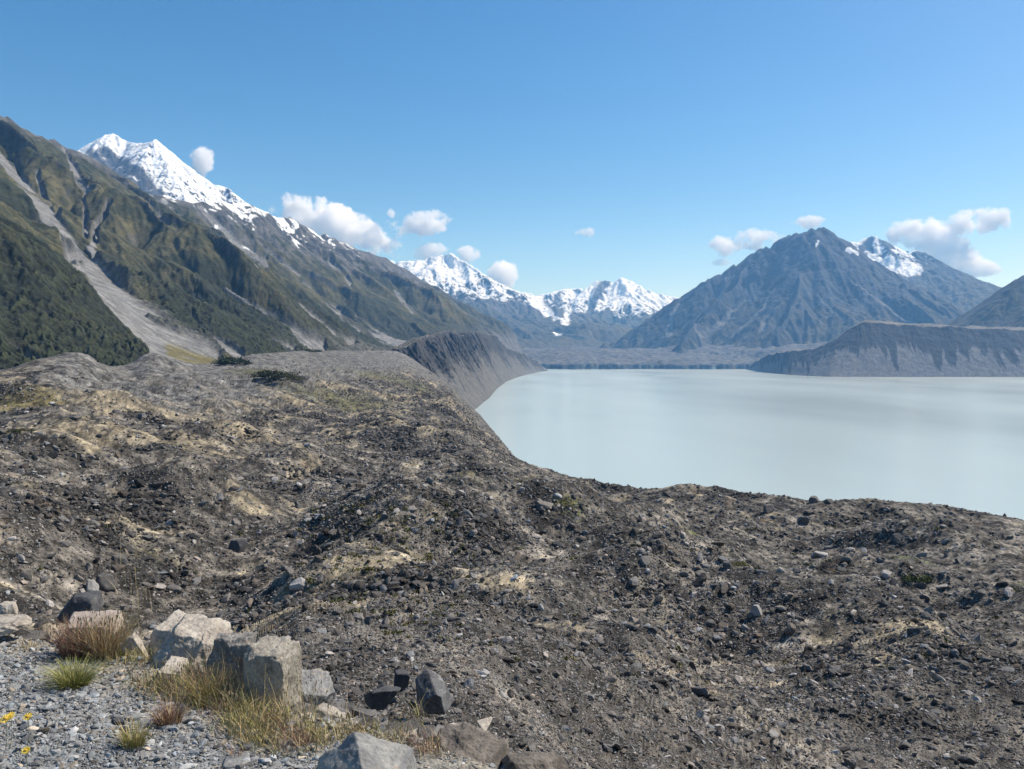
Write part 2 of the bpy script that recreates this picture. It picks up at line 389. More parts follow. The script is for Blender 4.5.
massif('central snow covered peak at the head of the valley',
       [[(560, 345, 13600), (575, 315, 14000), (590, 295, 14000), (594, 290, 14000), (600, 285, 14000), (605, 280, 14000), (608, 281, 14000), (612, 283, 14000), (617, 281, 14000), (623, 278, 14000), (628, 281, 14000), (631, 283, 14000), (638, 288, 14000), (645, 292, 14000), (652, 293, 14000), (659, 296, 14000), (666, 295, 14000), (672, 296, 14000), (690, 300, 14000), (720, 310, 14000)]],
       (530, 740), (8400, 14600), 500, 0.74, 1700.0, -30, 800, 150, 300, teeth=1.0, spur=(850, (-0.1, -1), 2400, 0.75, 0.5),
       extra=[[(605, 280, 14000), (596, 305, 13200), (590, 325, 12400), (586, 340, 11600)], [(623, 279, 14000), (628, 300, 13300), (622, 322, 12300), (640, 342, 11000)]],
       snowline=720, snowsoft=400, bare=[([(605, 283), (598, 296), (590, 312)], 4.5), ([(592, 320), (615, 328), (640, 325)], 6)],
       whites=[([(598, 342), (608, 340.5), (618, 338.5)], 2.0)])
massif('dark rugged mountain above the far right shore of the lake',
       [[(560, 356, 8300), (600, 349, 8300), (614, 342, 8300), (631, 331, 8300), (648, 318, 8300), (664, 309, 8300), (680, 298, 8300), (692, 292, 8300), (705, 285, 8300), (719, 274, 8300), (730, 269, 8300), (741, 263, 8300), (752, 253, 8300), (762, 248, 8300), (768, 249, 8300), (775, 247, 8300), (781, 240, 8250), (787, 236, 8200), (794, 235, 8200), (801, 233, 8150), (808, 232, 8100), (814, 229, 8100), (820, 227, 8100), (825, 229, 8100), (830, 233, 8100),
         (836, 236, 8100), (841, 241, 8000), (848, 247, 7950), (856, 256, 7900), (870, 267, 7800), (884, 278, 7700), (898, 287, 7600), (914, 297, 7500), (930, 307, 7400), (950, 322, 7300), (975, 338, 7200), (1010, 350, 7100)]],
       (545, 1040), (5300, 9300), 560, 1.0, 2600.0, -30, 880, 125, 400, teeth=2.6, spur=(620, (-0.12, -1), 1600, 0.86, 0.7),
       extra=[[(792, 236, 8200), (803, 262, 7800), (797, 300, 7200), (778, 335, 6600)], [(752, 254, 8300), (735, 290, 7800), (700, 325, 7300), (680, 345, 6900)], [(830, 233, 8100), (856, 282, 7500), (880, 320, 6900), (890, 338, 6500)]],
       snowline=1500, snowsoft=500, screes=[([(680, 300), (672, 320), (670, 338)], 1, 3), ([(745, 300), (722, 325), (700, 338)], 1, 4), ([(775, 290), (755, 318), (730, 338)], 1, 3), ([(775, 312), (762, 335)], 1, 3), ([(820, 300), (845, 325)], 0.6, 2), ([(850, 280), (900, 318), (925, 330)], 0.8, 2)],
       whites=[([(848, 251), (858, 256)], 1.5), ([(818, 245), (815, 251)], 0.9)], grassline=620,
       rock=((0.010, 0.016, 0.024), (0.046, 0.052, 0.062)), grass=((0.02, 0.024, 0.02), (0.064, 0.057, 0.038)))
massif('snow patched peak behind the shoulder of the dark mountain',
       [[(790, 290, 10800), (830, 262, 10800), (850, 244, 10800), (858, 242, 10800), (865, 238, 10800), (871, 236, 10800), (877, 239, 10800), (884, 241, 10700), (890, 245, 10700), (896, 250, 10700), (903, 254, 10600), (910, 254, 10600), (916, 251, 10600), (921, 253, 10600), (928, 258, 10600), (938, 266, 10500), (947, 270, 10500), (956, 274, 10500), (968, 278, 10400), (981, 283, 10400), (998, 290, 10300), (1012, 296, 10300), (1060, 318, 10200)]],
       (780, 1080), (7200, 11400), 420, 0.7, 1900.0, 60, 620, 95, 500, teeth=1.0, spur=(650, (0.05, -1), 1900, 0.78, 0.45),
       snowline=1400, snowsoft=330, whites=[([(870, 258), (886, 262), (902, 270), (918, 272)], 4.5), ([(866, 262), (884, 268), (893, 273)], 4)], grassline=1050,
       bare=[([(884, 243), (890, 250)], 5), ([(921, 254), (926, 262)], 5), ([(871, 240), (862, 250)], 4), ([(872, 264), (880, 267)], 2.5)],
       rock=((0.014, 0.02, 0.028), (0.055, 0.06, 0.068)), grass=((0.026, 0.03, 0.024), (0.062, 0.058, 0.04)))
massif('near dark hill cut off by the right edge of the frame',
       [[(955, 340, 5200), (968, 329, 5200), (974, 321, 5200), (981, 313, 5200), (990, 302, 5200), (998, 294, 5200), (1004, 287, 5200), (1010, 283, 5200), (1017, 279, 5200), (1024, 275, 5200), (1045, 262, 5200), (1080, 248, 5200), (1150, 235, 5200)]],
       (940, 1160), (4350, 5900), 320, 0.85, 1500.0, 120, 330, 42, 600, teeth=1.0, spur=(330, (-0.5, -1), 900, 0.8, 0.4),
       snowline=3000, grassline=500, rock=((0.012, 0.016, 0.02), (0.04, 0.043, 0.046)), grass=((0.014, 0.02, 0.012), (0.055, 0.05, 0.026)))

# ------------------------------------------------------------------ lofted moraine walls
def resample(rows, n):
    """rows of (px,y,D) control points, equal length -> dense 3D lines."""
    out = []
    for r in rows:
        p = np.array([P(*q) for q in r]); k = np.linspace(0, len(r) - 1, n)
        q = np.stack([np.interp(k, np.arange(len(r)), p[:, i]) for i in range(3)], -1)
        w = 61; ker = np.hanning(w + 2)[1:-1]; ker /= ker.sum()
        for i in range(3): q[:, i] = np.convolve(np.pad(q[:, i], w // 2, mode='edge'), ker, 'valid')
        out.append(q)
    return np.stack(out)

def wall(label, rows, nu, nvs, gull, seed, colours, gw=26, name='moraine_wall', plateau=1):
    L = resample(rows, nu)                                   # rows x nu x 3
    V = []; vv = []
    for k in range(len(rows) - 1):
        t = np.linspace(0, 1, nvs[k], endpoint=(k == len(rows) - 2))
        for q in t: V.append(L[k] * (1 - q) + L[k + 1] * q); vv.append(k + q)
    V = np.array(V); vv = np.array(vv)[:, None] * np.ones((1, nu))
    X, Y, Z = V[..., 0], V[..., 1], V[..., 2].copy()
    s = np.concatenate([[0], np.cumsum(np.hypot(np.diff(L[0][:, 0]), np.diff(L[0][:, 1])))])[None, :] * np.ones_like(vv)
    face = np.clip(vv, 0, 1)                                 # 0 at water, 1 at crest
    warp = fbm(s, face * 220, 110, 4, seed) * 46
    g = np.abs(perlin((s + warp) / gw, face * 0.7, seed + 1)) * 1.6 + np.abs(perlin((s + warp) / gw * 2.3, face * 1.4, seed + 2)) * 0.8
    top = sstep(0.25, 0.75, face + 0.18 * perlin(s / 55, s * 0, seed + 3) * 2) * (vv < 1.001)
    Z += top * (g - 0.55) * gull * 0.55 * sstep(1.0, 0.9, face) + fbm(X, Y, 40, 5, seed + 5) * 3.0 * sstep(0.02, 0.2, face) + fbm(X, Y, 170, 4, seed + 6, 0.6) * (18 if gull < 20 else 5) * sstep(0.6, 1.0, face)
    Z += fbm(X, Y, 65, 4, seed + 25, 0.6, True) * gull * 0.34 * sstep(0.1, 0.5, face)
    Z += fbm(s, face * 200, 260, 4, seed + 21, 0.6) * gull * 0.9 * sstep(0.05, 0.4, face)
    n1 = fbm(X, Y, 120, 4, seed + 7); n2 = fbm(s, vv * 100, 14, 5, seed + 8, 0.65)
    up, _, _ = normal_up(X, Y, Z)
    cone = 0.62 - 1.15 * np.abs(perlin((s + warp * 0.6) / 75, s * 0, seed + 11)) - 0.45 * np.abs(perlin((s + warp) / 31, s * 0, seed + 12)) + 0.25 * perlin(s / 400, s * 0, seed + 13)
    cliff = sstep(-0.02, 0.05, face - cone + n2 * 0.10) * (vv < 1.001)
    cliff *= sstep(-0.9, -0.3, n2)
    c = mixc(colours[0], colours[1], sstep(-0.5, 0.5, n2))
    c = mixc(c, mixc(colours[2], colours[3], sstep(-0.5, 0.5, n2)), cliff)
    pl = (vv >= 1.0)
    c = np.where(pl[..., None], mixc(colours[4], colours[5], sstep(-0.4, 0.4, n1 + n2 * 0.5)), c)
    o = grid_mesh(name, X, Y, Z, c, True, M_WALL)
    return tag(o, label, None, None, 'structure')

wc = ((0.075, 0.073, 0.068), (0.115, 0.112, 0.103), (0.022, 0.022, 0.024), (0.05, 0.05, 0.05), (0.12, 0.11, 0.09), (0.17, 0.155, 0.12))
wall('grey gullied moraine wall along the left shore of the lake',
     [[(440, 425, 1200), (470, 413, 1560), (479, 411, 1680), (484, 403, 1900), (490, 399, 2080), (498, 390, 2650), (507, 382, 3350), (518, 378, 3950), (530, 375, 4600), (541, 373, 5200), (552, 372.5, 5500)],
      [(395, 352, 1750), (412, 347, 2000), (424, 341, 2250), (437, 337, 2550), (449, 335, 2800), (463, 336, 3150), (477, 334, 3500), (491, 335, 3950), (502, 346, 4350), (524, 357, 4950), (536, 364, 5350)],
      [(385, 354, 1850), (402, 350, 2100), (412, 344, 2350), (424, 341, 2700), (438, 338, 3000), (452, 339, 3400), (466, 338, 3800), (482, 340, 4300), (494, 350, 4800), (518, 360, 5400), (532, 366, 5600)],
      [(380, 362, 2000), (390, 356, 2300), (400, 350, 2600), (412, 348, 3000), (425, 347, 3400), (440, 346, 3800), (455, 346, 4300), (472, 348, 4800), (486, 356, 5300), (510, 364, 5900), (528, 369, 6000)]],
     900, [150, 40, 30], 34, 800, wc, 62)
wr = ((0.09, 0.09, 0.088), (0.135, 0.13, 0.125), (0.010, 0.011, 0.013), (0.03, 0.03, 0.032), (0.10, 0.095, 0.08), (0.15, 0.135, 0.105))  # near-black cliff tones carry the shadow lying on the right wall
wall('dark moraine wall on the right shore with pale talus cones at its foot',
     [[(745, 370.0, 5900), (753, 371, 5500), (765, 373, 4950), (787, 375, 4450), (812, 377, 4150), (830, 377.3, 4020), (850, 377.5, 4000), (870, 377.5, 4000), (900, 377.5, 4000), (930, 377.5, 4000), (960, 377.5, 4000), (1000, 377.5, 4000), (1060, 377.5, 4000), (1180, 377.5, 4000)],
      [(747, 368.5, 5950), (758, 361, 5600), (768, 355, 5150), (790, 352, 4750), (815, 349, 4500), (836, 338, 4420), (852, 328, 4400), (864, 322, 4380), (888, 324, 4350), (914, 327, 4320), (944, 328, 4300), (985, 330, 4300), (1040, 329, 4300), (1180, 322, 4300)],
      [(760, 366, 6300), (768, 358, 5900), (780, 355, 5500), (800, 351, 5100), (828, 347, 4900), (846, 337, 4800), (860, 328, 4750), (868, 321, 4650), (892, 323, 4600), (916, 325, 4550), (928, 324, 4550), (961, 328, 4550), (1040, 326, 4550), (1180, 318, 4550)],
      [(780, 368, 6600), (790, 364, 6200), (800, 362, 5800), (820, 360, 5500), (840, 358, 5300), (856, 350, 5200), (866, 345, 5150), (876, 340, 5100), (900, 340, 5000), (920, 340, 5000), (940, 340, 5000), (970, 340, 5000), (1040, 336, 5000), (1180, 330, 5000)]],
     1100, [130, 40, 30], 16, 900, wr, 80)

# --- debris-covered glacier filling the head of the valley, ice cliff at the water
def glacier():
    X, Y = polar(480, 860, 0.8, 5950, 13600, 620)
    edge = 6080 + fbm(X, X * 0, 420, 5, 5, 0.6) * 190 + sstep(250, -100, X) * -350 * sstep(6400, 5900, Y)
    t = np.clip((Y - edge) / 7000, 0, 1)
    Z = 22 + 100 * (1 - np.exp(-np.maximum(Y - edge, 0) / 550)) + 140 * t + fbm(X, Y, 420, 6, 3, 0.6, True) * (20 + 10 * t) + fbm(X, Y, 90, 5, 4, 0.6) * 12
    cl = sstep(-10, 22, Y - edge); Z = Z * cl - 6 * (1 - cl)
    n1 = fbm(X, Y, 300, 4, 6); n2 = fbm(X, Y, 50, 4, 7)
    c = mixc((0.04, 0.039, 0.038), (0.12, 0.115, 0.105), sstep(-0.5, 0.5, n1 * 0.6 + n2))
    ice = sstep(60, 10, Y - edge) * sstep(0.05, 0.5, fbm(X, Z * 4, 60, 4, 8) + n2 * 0.5 + 0.05)
    c = mixc(c, (0.08, 0.15, 0.165), ice * 0.8)
    c = mixc(c, (0.02, 0.03, 0.035), sstep(60, 10, Y - edge) * (1 - ice) * 0.7)
    return tag(grid_mesh('glacier', X, Y, Z, c, True, M_MTN), 'grey rubble covered glacier ending in a low ice cliff at the lake', None, None, 'structure')
glacier()

# terraces of old moraine at the foot of the dark mountain
def terraces():
    X, Y = polar(590, 860, 0.8, 6150, 7600, 260)
    PX = CX + FPX * X / Y
    front = 6500 + (700 - PX) * 6 + fbm(X, Y, 300, 3, 13) * 120
    st = sstep(-100, 380, Y - front)
    Z = -20 + st * (170 + fbm(X, Y, 260, 5, 15, 0.6) * 40) + sstep(260, 900, Y - front) * 60 - 200 * sstep(680, 600, PX)
    g = erode(X, Y, X * 0 + 0.02, X * 0 + 0.6, 130, 5, 66, 0.55)
    Z += st * sstep(420, 200, Y - front) * g * 16
    n2 = fbm(X, Y, 40, 4, 17); up, _, _ = normal_up(X, Y, Z)
    c = mixc((0.065, 0.065, 0.07), (0.13, 0.128, 0.12), sstep(-0.4, 0.5, n2 + g * 0.6))
    return tag(grid_mesh('moraine_terrace', X, Y, Z, c, True, M_WALL), 'low grey moraine terrace at the foot of the dark mountain', None, None, 'structure')
terraces()

# ------------------------------------------------------------------ the moraine field between the lookout and the lake
NET = {
 -150: [(12,760),(35,700),(75,612),(95,560),(130,510),(180,465),(240,430),(300,405),(350,385),(400,374),(470,377),(600,372)],
 0:    [(12,760),(35,700),(75,612),(95,565),(130,515),(180,465),(240,430),(310,405),(380,385),(430,372),(500,376),(650,370)],
 25:   [(12,760),(35,705),(75,612),(95,566),(130,518),(180,468),(245,432),(320,403),(400,378),(455,364),(520,372),(675,368)],
 50:   [(12,760),(35,710),(75,612),(95,568),(130,520),(180,470),(250,435),(330,402),(420,373),(480,359),(540,367),(700,366)],
 88:   [(12,760),(35,720),(78,612),(98,570),(135,522),(190,472),(262,437),(355,402),(455,374),(530,357),(595,366),(750,366)],
 105:  [(12,765),(35,722),(78,612),(98,570),(135,522),(192,472),(266,438),(362,403),(480,380),(550,366),(610,370),(770,366)],
 130:  [(12,770),(35,725),(79,613),(99,572),(138,524),(196,474),(273,439),(375,404),(510,382),(600,370),(660,372),(800,366)],
 155:  [(12,780),(35,730),(80,615),(100,575),(140,525),(200,475),(280,440),(390,405),(540,380),(650,355),(720,366),(850,364)],
 180:  [(12,785),(35,735),(80,622),(101,577),(142,526),(205,476),(290,441),(410,405),(570,380),(700,360),(780,367),(900,364)],
 210:  [(12,780),(35,735),(80,630),(103,580),(145,528),(210,478),(300,442),(430,405),(610,381),(770,367),(860,368),(960,364)],
 250:  [(12,760),(35,700),(75,640),(105,582),(150,530),(220,480),(320,444),(470,408),(680,380),(900,354),(1000,362),(1150,362)],
 300:  [(9,745),(20,696),(60,640),(105,580),(155,528),(230,482),(340,446),(500,410),(760,376),(1080,350),(1200,358),(1350,358)],
 350:  [(8,755),(16,708),(50,650),(90,585),(135,530),(225,485),(350,446),(540,412),(850,376),(1400,350),(1550,357),(1700,357)],
 400:  [(7.5,765),(14,715),(42,655),(78,588),(120,532),(215,485),(350,447),(560,413),(950,378),(1750,350),(1900,354),(2100,358)],
 450:  [(7.5,780),(14,718),(38,660),(78,595),(128,540),(215,490),(340,452),(560,420),(1000,394),(1450,384),(1650,392),(1850,402)],
 480:  [(7.5,790),(14,728),(38,665),(75,600),(130,540),(210,492),(330,460),(500,443),(780,434),(1250,422),(1560,413.5),(1800,414)],
 500:  [(7.5,800),(14,738),(38,670),(75,603),(130,545),(205,497),(310,470),(450,457),(650,448),(950,440),(1150,438),(1350,440)],
 520:  [(7.5,815),(14,748),(38,675),(75,605),(130,548),(200,505),(290,483),(400,474),(530,469),(740,465),(840,468),(1000,475)],
 560:  [(7.5,835),(15,760),(38,687),(72,614),(125,554),(190,516),(270,497),(370,487),(480,481),(650,478),(750,483),(900,492)],
 600:  [(8,850),(18,768),(38,700),(70,626),(115,563),(175,525),(245,508),(330,500),(430,492),(560,488),(680,496),(800,505)],
 650:  [(10,850),(22,770),(42,702),(75,632),(120,574),(180,535),(240,514),(310,503),(370,495),(430,491),(560,502),(700,520)],
 700:  [(12,850),(28,775),(55,705),(90,640),(135,582),(185,545),(240,522),(300,508),(360,499),(420,493),(540,512),(680,535)],
 750:  [(13,850),(32,775),(60,705),(95,640),(140,585),(190,550),(240,528),(300,512),(350,503),(400,498),(520,520),(660,545)],
 810:  [(14,855),(38,775),(65,705),(95,645),(140,590),(190,553),(240,532),(290,517),(340,507),(385,501),(500,522),(640,550)],
 870:  [(14,860),(42,775),(65,710),(95,650),(140,595),(185,558),(230,535),(280,518),(330,508),(375,502),(490,525),(640,555)],
 950:  [(14,865),(46,775),(70,710),(98,655),(140,600),(180,565),(220,543),(260,525),(300,514),(340,508),(450,532),(600,562)],
 1024: [(14,870),(48,775),(72,715),(100,660),(135,610),(170,578),(205,558),(240,542),(275,530),(310,522),(420,548),(600,580)],
 1160: [(14,875),(50,780),(72,725),(98,675),(130,630),(160,600),(190,580),(220,565),(250,555),(280,547),(380,572),(600,605)]}
def smooth1(A, n, axis):
    k = np.hanning(n + 2)[1:-1]; k /= k.sum()
    pad = [(0, 0), (0, 0)]; pad[axis] = (n // 2, n // 2)
    B = np.pad(A, pad, mode='edge'); out = 0
    for i, w in enumerate(k):
        sl = [slice(None)] * 2; sl[axis] = slice(i, i + A.shape[axis]); out = out + w * B[tuple(sl)]
    return out

MOUNDS = [(560, 545, 158, 11, 2.6), (640, 520, 215, 15, 3), (770, 540, 230, 14, 3.4), (720, 600, 128, 9, 2.2), (850, 600, 135, 10, 2.4), (930, 560, 205, 15, 4.5), (600, 700, 45, 5, 0.9), (880, 700, 82, 8, 1.8), (1000, 650, 105, 9, 2), (480, 480, 300, 18, 1.6), (200, 520, 150, 12, 2.6), (300, 500, 200, 15, 3.4), (60, 400, 340, 26, 4), (155, 360, 620, 22, 7), (90, 362, 510, 24, 5), (385, 560, 95, 14, 1.8), (430, 530, 140, 18, 1.5), (900, 512, 325, 22, 2.0), (760, 500, 350, 18, 1.0), (800, 660, 90, 12, 2.0), (980, 590, 150, 16, 3),
          (640, 560, 130, 14, 3), (560, 640, 62, 9, 1.8), (120, 430, 260, 26, 5), (70, 470, 180, 18, 3.5), (330, 470, 250, 22, 5), (700, 640, 92, 11, 2.4), (520, 505, 200, 16, 1.2)]
HOLES = [(680, 560, 172, 11, 2.6), (580, 575, 120, 8, 1.8), (820, 560, 200, 13, 3.2), (960, 620, 125, 9, 2.2), (130, 372, 520, 22, 6), (420, 600, 80, 7, 1.6), (340, 520, 160, 12, 2.6), (725, 565, 165, 14, 3.5), (240, 590, 100, 13, 2.5), (860, 620, 122, 13, 2.5), (600, 600, 85, 9, 2), (450, 580, 100, 12, 2.5)]
def moraine_field():
    rowsN = [40, 60, 90, 100, 105, 95, 75, 70, 60, 50, 16, 14]
    kk = np.concatenate([i + np.linspace(0, 1, n, endpoint=False) for i, n in enumerate(rowsN[:11])] + [[11.0]])
    cols = sorted(NET); px = np.arange(-120, 1150, 0.85)
    lD = np.array([[math.log(p[0]) for p in NET[c]] for c in cols]).T; sy = np.array([[p[1] for p in NET[c]] for c in cols]).T
    D = np.stack([np.interp(px, cols, lD[r]) for r in range(12)]); S = np.stack([np.interp(px, cols, sy[r]) for r in range(12)])
    D = smooth1(D, 31, 1); S = smooth1(S, 31, 1)
    D = np.stack([np.interp(kk, np.arange(12), D[:, j]) for j in range(D.shape[1])], 1); S = np.stack([np.interp(kk, np.arange(12), S[:, j]) for j in range(S.shape[1])], 1)
    D = np.exp(smooth1(D, 41, 0)); S = smooth1(S, 31, 0)
    PXg = np.ones((len(kk), 1)) * px[None, :]
    X = (PXg - CX) / FPX * D; Y = D
    Z = CZ - (S - HY) * Y / FPX
    px_m = Y / FPX
    fade2 = 1 - 0.88 * sstep(7.4, 8.7, kk)[:, None]
    fade = 1 - 0.4 * sstep(8.0, 9.0, kk)[:, None]
    for (a, b, d, w, h) in MOUNDS:
        x0 = (a - CX) / FPX * d; Z += h * np.exp(-(((X - x0) / w) ** 2 + ((Y - d) / (w * 1.1)) ** 2))
    for (a, b, d, w, h) in HOLES:
        x0 = (a - CX) / FPX * d; Z -= h * np.exp(-(((X - x0) / w) ** 2 + ((Y - d) / (w * 1.1)) ** 2))
    nearf = sstep(8, 45, Y)
    rel = 0
    lam = 170.0; o = 0
    while lam > 0.18:
        w = sstep(1.6, 4.0, lam / px_m)
        wn = nearf if lam > 8 else sstep(6, 20, Y)
        if lam > 100: wn = sstep(350, 800, Y) * 0.7
        n = perlin(X / lam + 3.7 * o, Y / lam + 1.9 * o, 300 + o)
        if o % 2 == 0: n = 0.38 - 1.25 * np.abs(n)
        amp = 0.085 * lam if lam > 50 else 0.20 * lam if lam > 14 else 0.14 * lam if lam > 6 else 0.15 * lam if lam > 3 else 0.20 * lam
        q = n * amp * w * wn * (fade if lam <= 14 else fade2)
        Z = Z + q
        if lam > 3: rel = rel + q
        lam /= 1.9; o += 1
    return PXg, X, Y, Z, rel, kk
PXG, FX, FY, FZ, REL, KK = moraine_field()

def field_masks(X, Y, PXv, rel):
    """sand = 0..1 tan fines, scree = 0..1 clean grey scree of the lateral ridge"""
    n1 = fbm(X, Y, 26, 5, 501, 0.65); n2 = fbm(X, Y, 9, 4, 502, 0.6); n3 = fbm(X * 0.6, Y, 110, 3, 503)
    near = sstep(60, 100, Y)
    left = sstep(650, 300, PXv)
    sand = sstep(0.02, 0.32, n1 * 0.75 + n2 * 0.38 + n3 * 0.38 + (left - 0.5) * 0.16 - 0.12 + rel * 0.03)
    for (a, d, w) in [(120, 330, 38), (60, 240, 22), (160, 260, 34), (345, 92, 5), (300, 108, 5), (250, 330, 45), (330, 80, 4), (250, 150, 6)]:
        x0 = (a - CX) / FPX * d
        sand = np.maximum(sand, sstep(1.15, 0.4, np.hypot((X - x0) / w, (Y - d) / (w * 0.8)) - n2 * 0.9 - n1 * 0.3) * 0.9)
    scree = sstep(-125, -180, X + n1 * 45) * sstep(300, 380, Y + n1 * 40) * sstep(20, 70, PXv + n2 * 20)
    scree = np.maximum(scree, sstep(-120, -190, X - (Y - 900) * 0.12 + n1 * 50) * sstep(850, 1300, Y) * 0.6)
    return sand, scree, n1, n2

def build_field():
    sand, scree, n1, n2 = field_masks(FX, FY, PXG, REL)
    n3 = fbm(FX, FY, 2.2, 3, 504, 0.6); n4 = fbm(FX, FY, 160, 3, 505)
    c = mixc((0.042, 0.038, 0.033), (0.145, 0.13, 0.108), sstep(-0.5, 0.5, n2 + n3 * 0.5 + n1 * 0.7))
    c = mixc(c, mixc((0.15, 0.125, 0.085), (0.27, 0.225, 0.15), sstep(-0.4, 0.5, n3 + n2)), sand * sstep(-0.35, 0.15, n3 + (sand - 0.6) * 0.6) * 0.9)
    veg = sstep(0.30, 0.55, fbm(FX, FY, 30, 4, 507) + n3 * 0.3) * sstep(60, 110, FY)
    c = mixc(c, (0.11, 0.095, 0.035), veg * 0.45)
    c = mixc(c, mixc((0.075, 0.072, 0.067), (0.14, 0.134, 0.122), sstep(-0.5, 0.5, n2 * 0.5 + n3 + n4 * 0.5)), scree * (1 - sand * 0.2))
    dn = fbm(FX, FY, 24, 3, 601) * 0.8 + fbm(FX, FY, 70, 3, 602) * 0.5
    c = c * (1 - 0.5 * sstep(-0.05, 0.35, dn) * (1 - sand) * (1 - scree))[..., None]
    for (a, d, w, col) in [(726, 168, 3.2, (0.16, 0.12, 0.03)), (915, 165, 3.0, (0.06, 0.075, 0.015)), (570, 150, 1.8, (0.09, 0.09, 0.02)), (1010, 158, 3.0, (0.06, 0.07, 0.02)), (695, 130, 1.2, (0.07, 0.08, 0.02)), (20, 300, 10, (0.12, 0.10, 0.04)), (340, 600, 30, (0.08, 0.075, 0.035)), (270, 730, 26, (0.07, 0.07, 0.03)), (400, 900, 45, (0.075, 0.075, 0.04))]:
        x0 = (a - CX) / FPX * d
        q = sstep(1.2, 0.3, np.hypot((FX - x0) / (w * 1.7), (FY - d) / (w * 1.9)) - n3 * 0.8 - n2 * 0.4)
        c = mixc(c, col, q * 0.9)
    lk = sstep(3.0, 0.3, FZ)                                                    # wet stones at the waterline
    c = mixc(c, (0.06, 0.058, 0.055), lk * 0.5)
    tx = 0; lam = 12.0; o = 0
    while lam > 0.1:
        tx = tx + perlin(FX / lam + o * 5.1, FY / lam * 1.0 - o, 900 + o) * sstep(1.4, 3.2, lam / (FY / FPX)) * (1.0 if lam > 4 else 1.3)
        lam /= 1.9; o += 1
    c = c * np.clip(1 + 1.05 * tx * (1 - 0.45 * sand), 0.25, 2.4)[..., None]
    rust = sstep(0.3, 0.6, fbm(FX, FY, 14, 3, 509)) * 0.35
    c = mixc(c, (0.17, 0.12, 0.07), rust * (1 - scree))
    o = grid_mesh('moraine_field', FX, FY, FZ, c, True, M_MOR)
    return tag(o, 'hummocky grey moraine field of rubble and tan sand reaching to the lake', None, None, 'structure')
build_field()

# ------------------------------------------------------------------ rocks
def ico(sub):
    t = (1 + 5 ** 0.5) / 2
    v = [(-1, t, 0), (1, t, 0), (-1, -t, 0), (1, -t, 0), (0, -1, t), (0, 1, t), (0, -1, -t), (0, 1, -t), (t, 0, -1), (t, 0, 1), (-t, 0, -1), (-t, 0, 1)]
    f = [(0, 11, 5), (0, 5, 1), (0, 1, 7), (0, 7, 10), (0, 10, 11), (1, 5, 9), (5, 11, 4), (11, 10, 2), (10, 7, 6), (7, 1, 8), (3, 9, 4), (3, 4, 2), (3, 2, 6), (3, 6, 8), (3, 8, 9), (4, 9, 5), (2, 4, 11), (6, 2, 10), (8, 6, 7), (9, 8, 1)]
    v = [np.array(p) / np.linalg.norm(p) for p in v]
    for _ in range(sub):
        cache = {}; nf = []
        def mid(a, b):
            k = (min(a, b), max(a, b))
            if k not in cache:
                m = v[a] + v[b]; v.append(m / np.linalg.norm(m)); cache[k] = len(v) - 1
            return cache[k]
        for a, b, c in f:
            ab, bc, ca = mid(a, b), mid(b, c), mid(c, a)
            nf += [(a, ab, ca), (b, bc, ab), (c, ca, bc), (ab, bc, ca)]
        f = nf
    return np.array(v), np.array(f)

def rock_shape(dirs, r, nplanes=11, flat=0.7):
    n = r.normal(size=(nplanes, 3)); n /= np.linalg.norm(n, axis=1)[:, None]
    n = np.concatenate([n, [[0, 0, 1], [0, 0, -1]]]); d = np.concatenate([r.uniform(0.62, 1.0, nplanes), [flat, flat]])
    dp = dirs @ n.T
    rad = np.where(dp > 0.05, d[None, :] / np.maximum(dp, 0.05), 9).min(1)
    rad = np.minimum(rad, 1.5)
    return dirs * rad[:, None]

I0, F0 = ico(0); I1, F1 = ico(1); I2, F2 = ico(2)
r_ = np.random.default_rng(5)
T0 = np.stack([rock_shape(I0 + r_.normal(size=I0.shape) * 0.12, r_, 8) * np.array([1.1, 0.95, 0.75]) for _ in range(24)])
T1 = np.stack([rock_shape(I1, r_, 10) * np.array([1.15, 0.9, 0.75]) for _ in range(24)])

def rot_mats(n, r, tilt=0.5):
    a = r.uniform(0, 2 * np.pi, n); b = r.normal(size=n) * tilt; c = r.normal(size=n) * tilt
    ca, sa, cb, sb, cc, sc = np.cos(a), np.sin(a), np.cos(b), np.sin(b), np.cos(c), np.sin(c)
    z = np.zeros(n); o = np.ones(n)
    Rz = np.stack([ca, -sa, z, sa, ca, z, z, z, o], -1).reshape(n, 3, 3)
    Rx = np.stack([o, z, z, z, cb, -sb, z, sb, cb], -1).reshape(n, 3, 3)
    Ry = np.stack([cc, z, sc, z, o, z, -sc, z, cc], -1).reshape(n, 3, 3)
    return Rz @ Rx @ Ry

def rock_mass(name, pos, size, cols, T, F, mat, r, tilt=0.5, stretch=0.25):
    n = len(pos); R = rot_mats(n, r, tilt); k = r.integers(0, len(T), n)
    v = T[k] * (size[:, None, None] * (1 + r.normal(size=(n, 1, 3)) * stretch).clip(0.55, 1.7))
    v = np.einsum('nij,nvj->nvi', R, v) + pos[:, None, :]
    nv = T.shape[1]
    f = (F[None] + (np.arange(n) * nv)[:, None, None]).reshape(-1, 3)
    c = np.repeat(cols, nv, axis=0)
    return v.reshape(-1, 3), f, c

def combine(name, parts, mat, smooth=False):
    vs, fs, cs = [], [], []; off = 0
    for v, f, c in parts:
        vs.append(v); fs.append(f + off); cs.append(c); off += len(v)
    return raw_mesh(name, np.concatenate(vs), np.concatenate(fs), 3, np.concatenate(cs), smooth, mat)

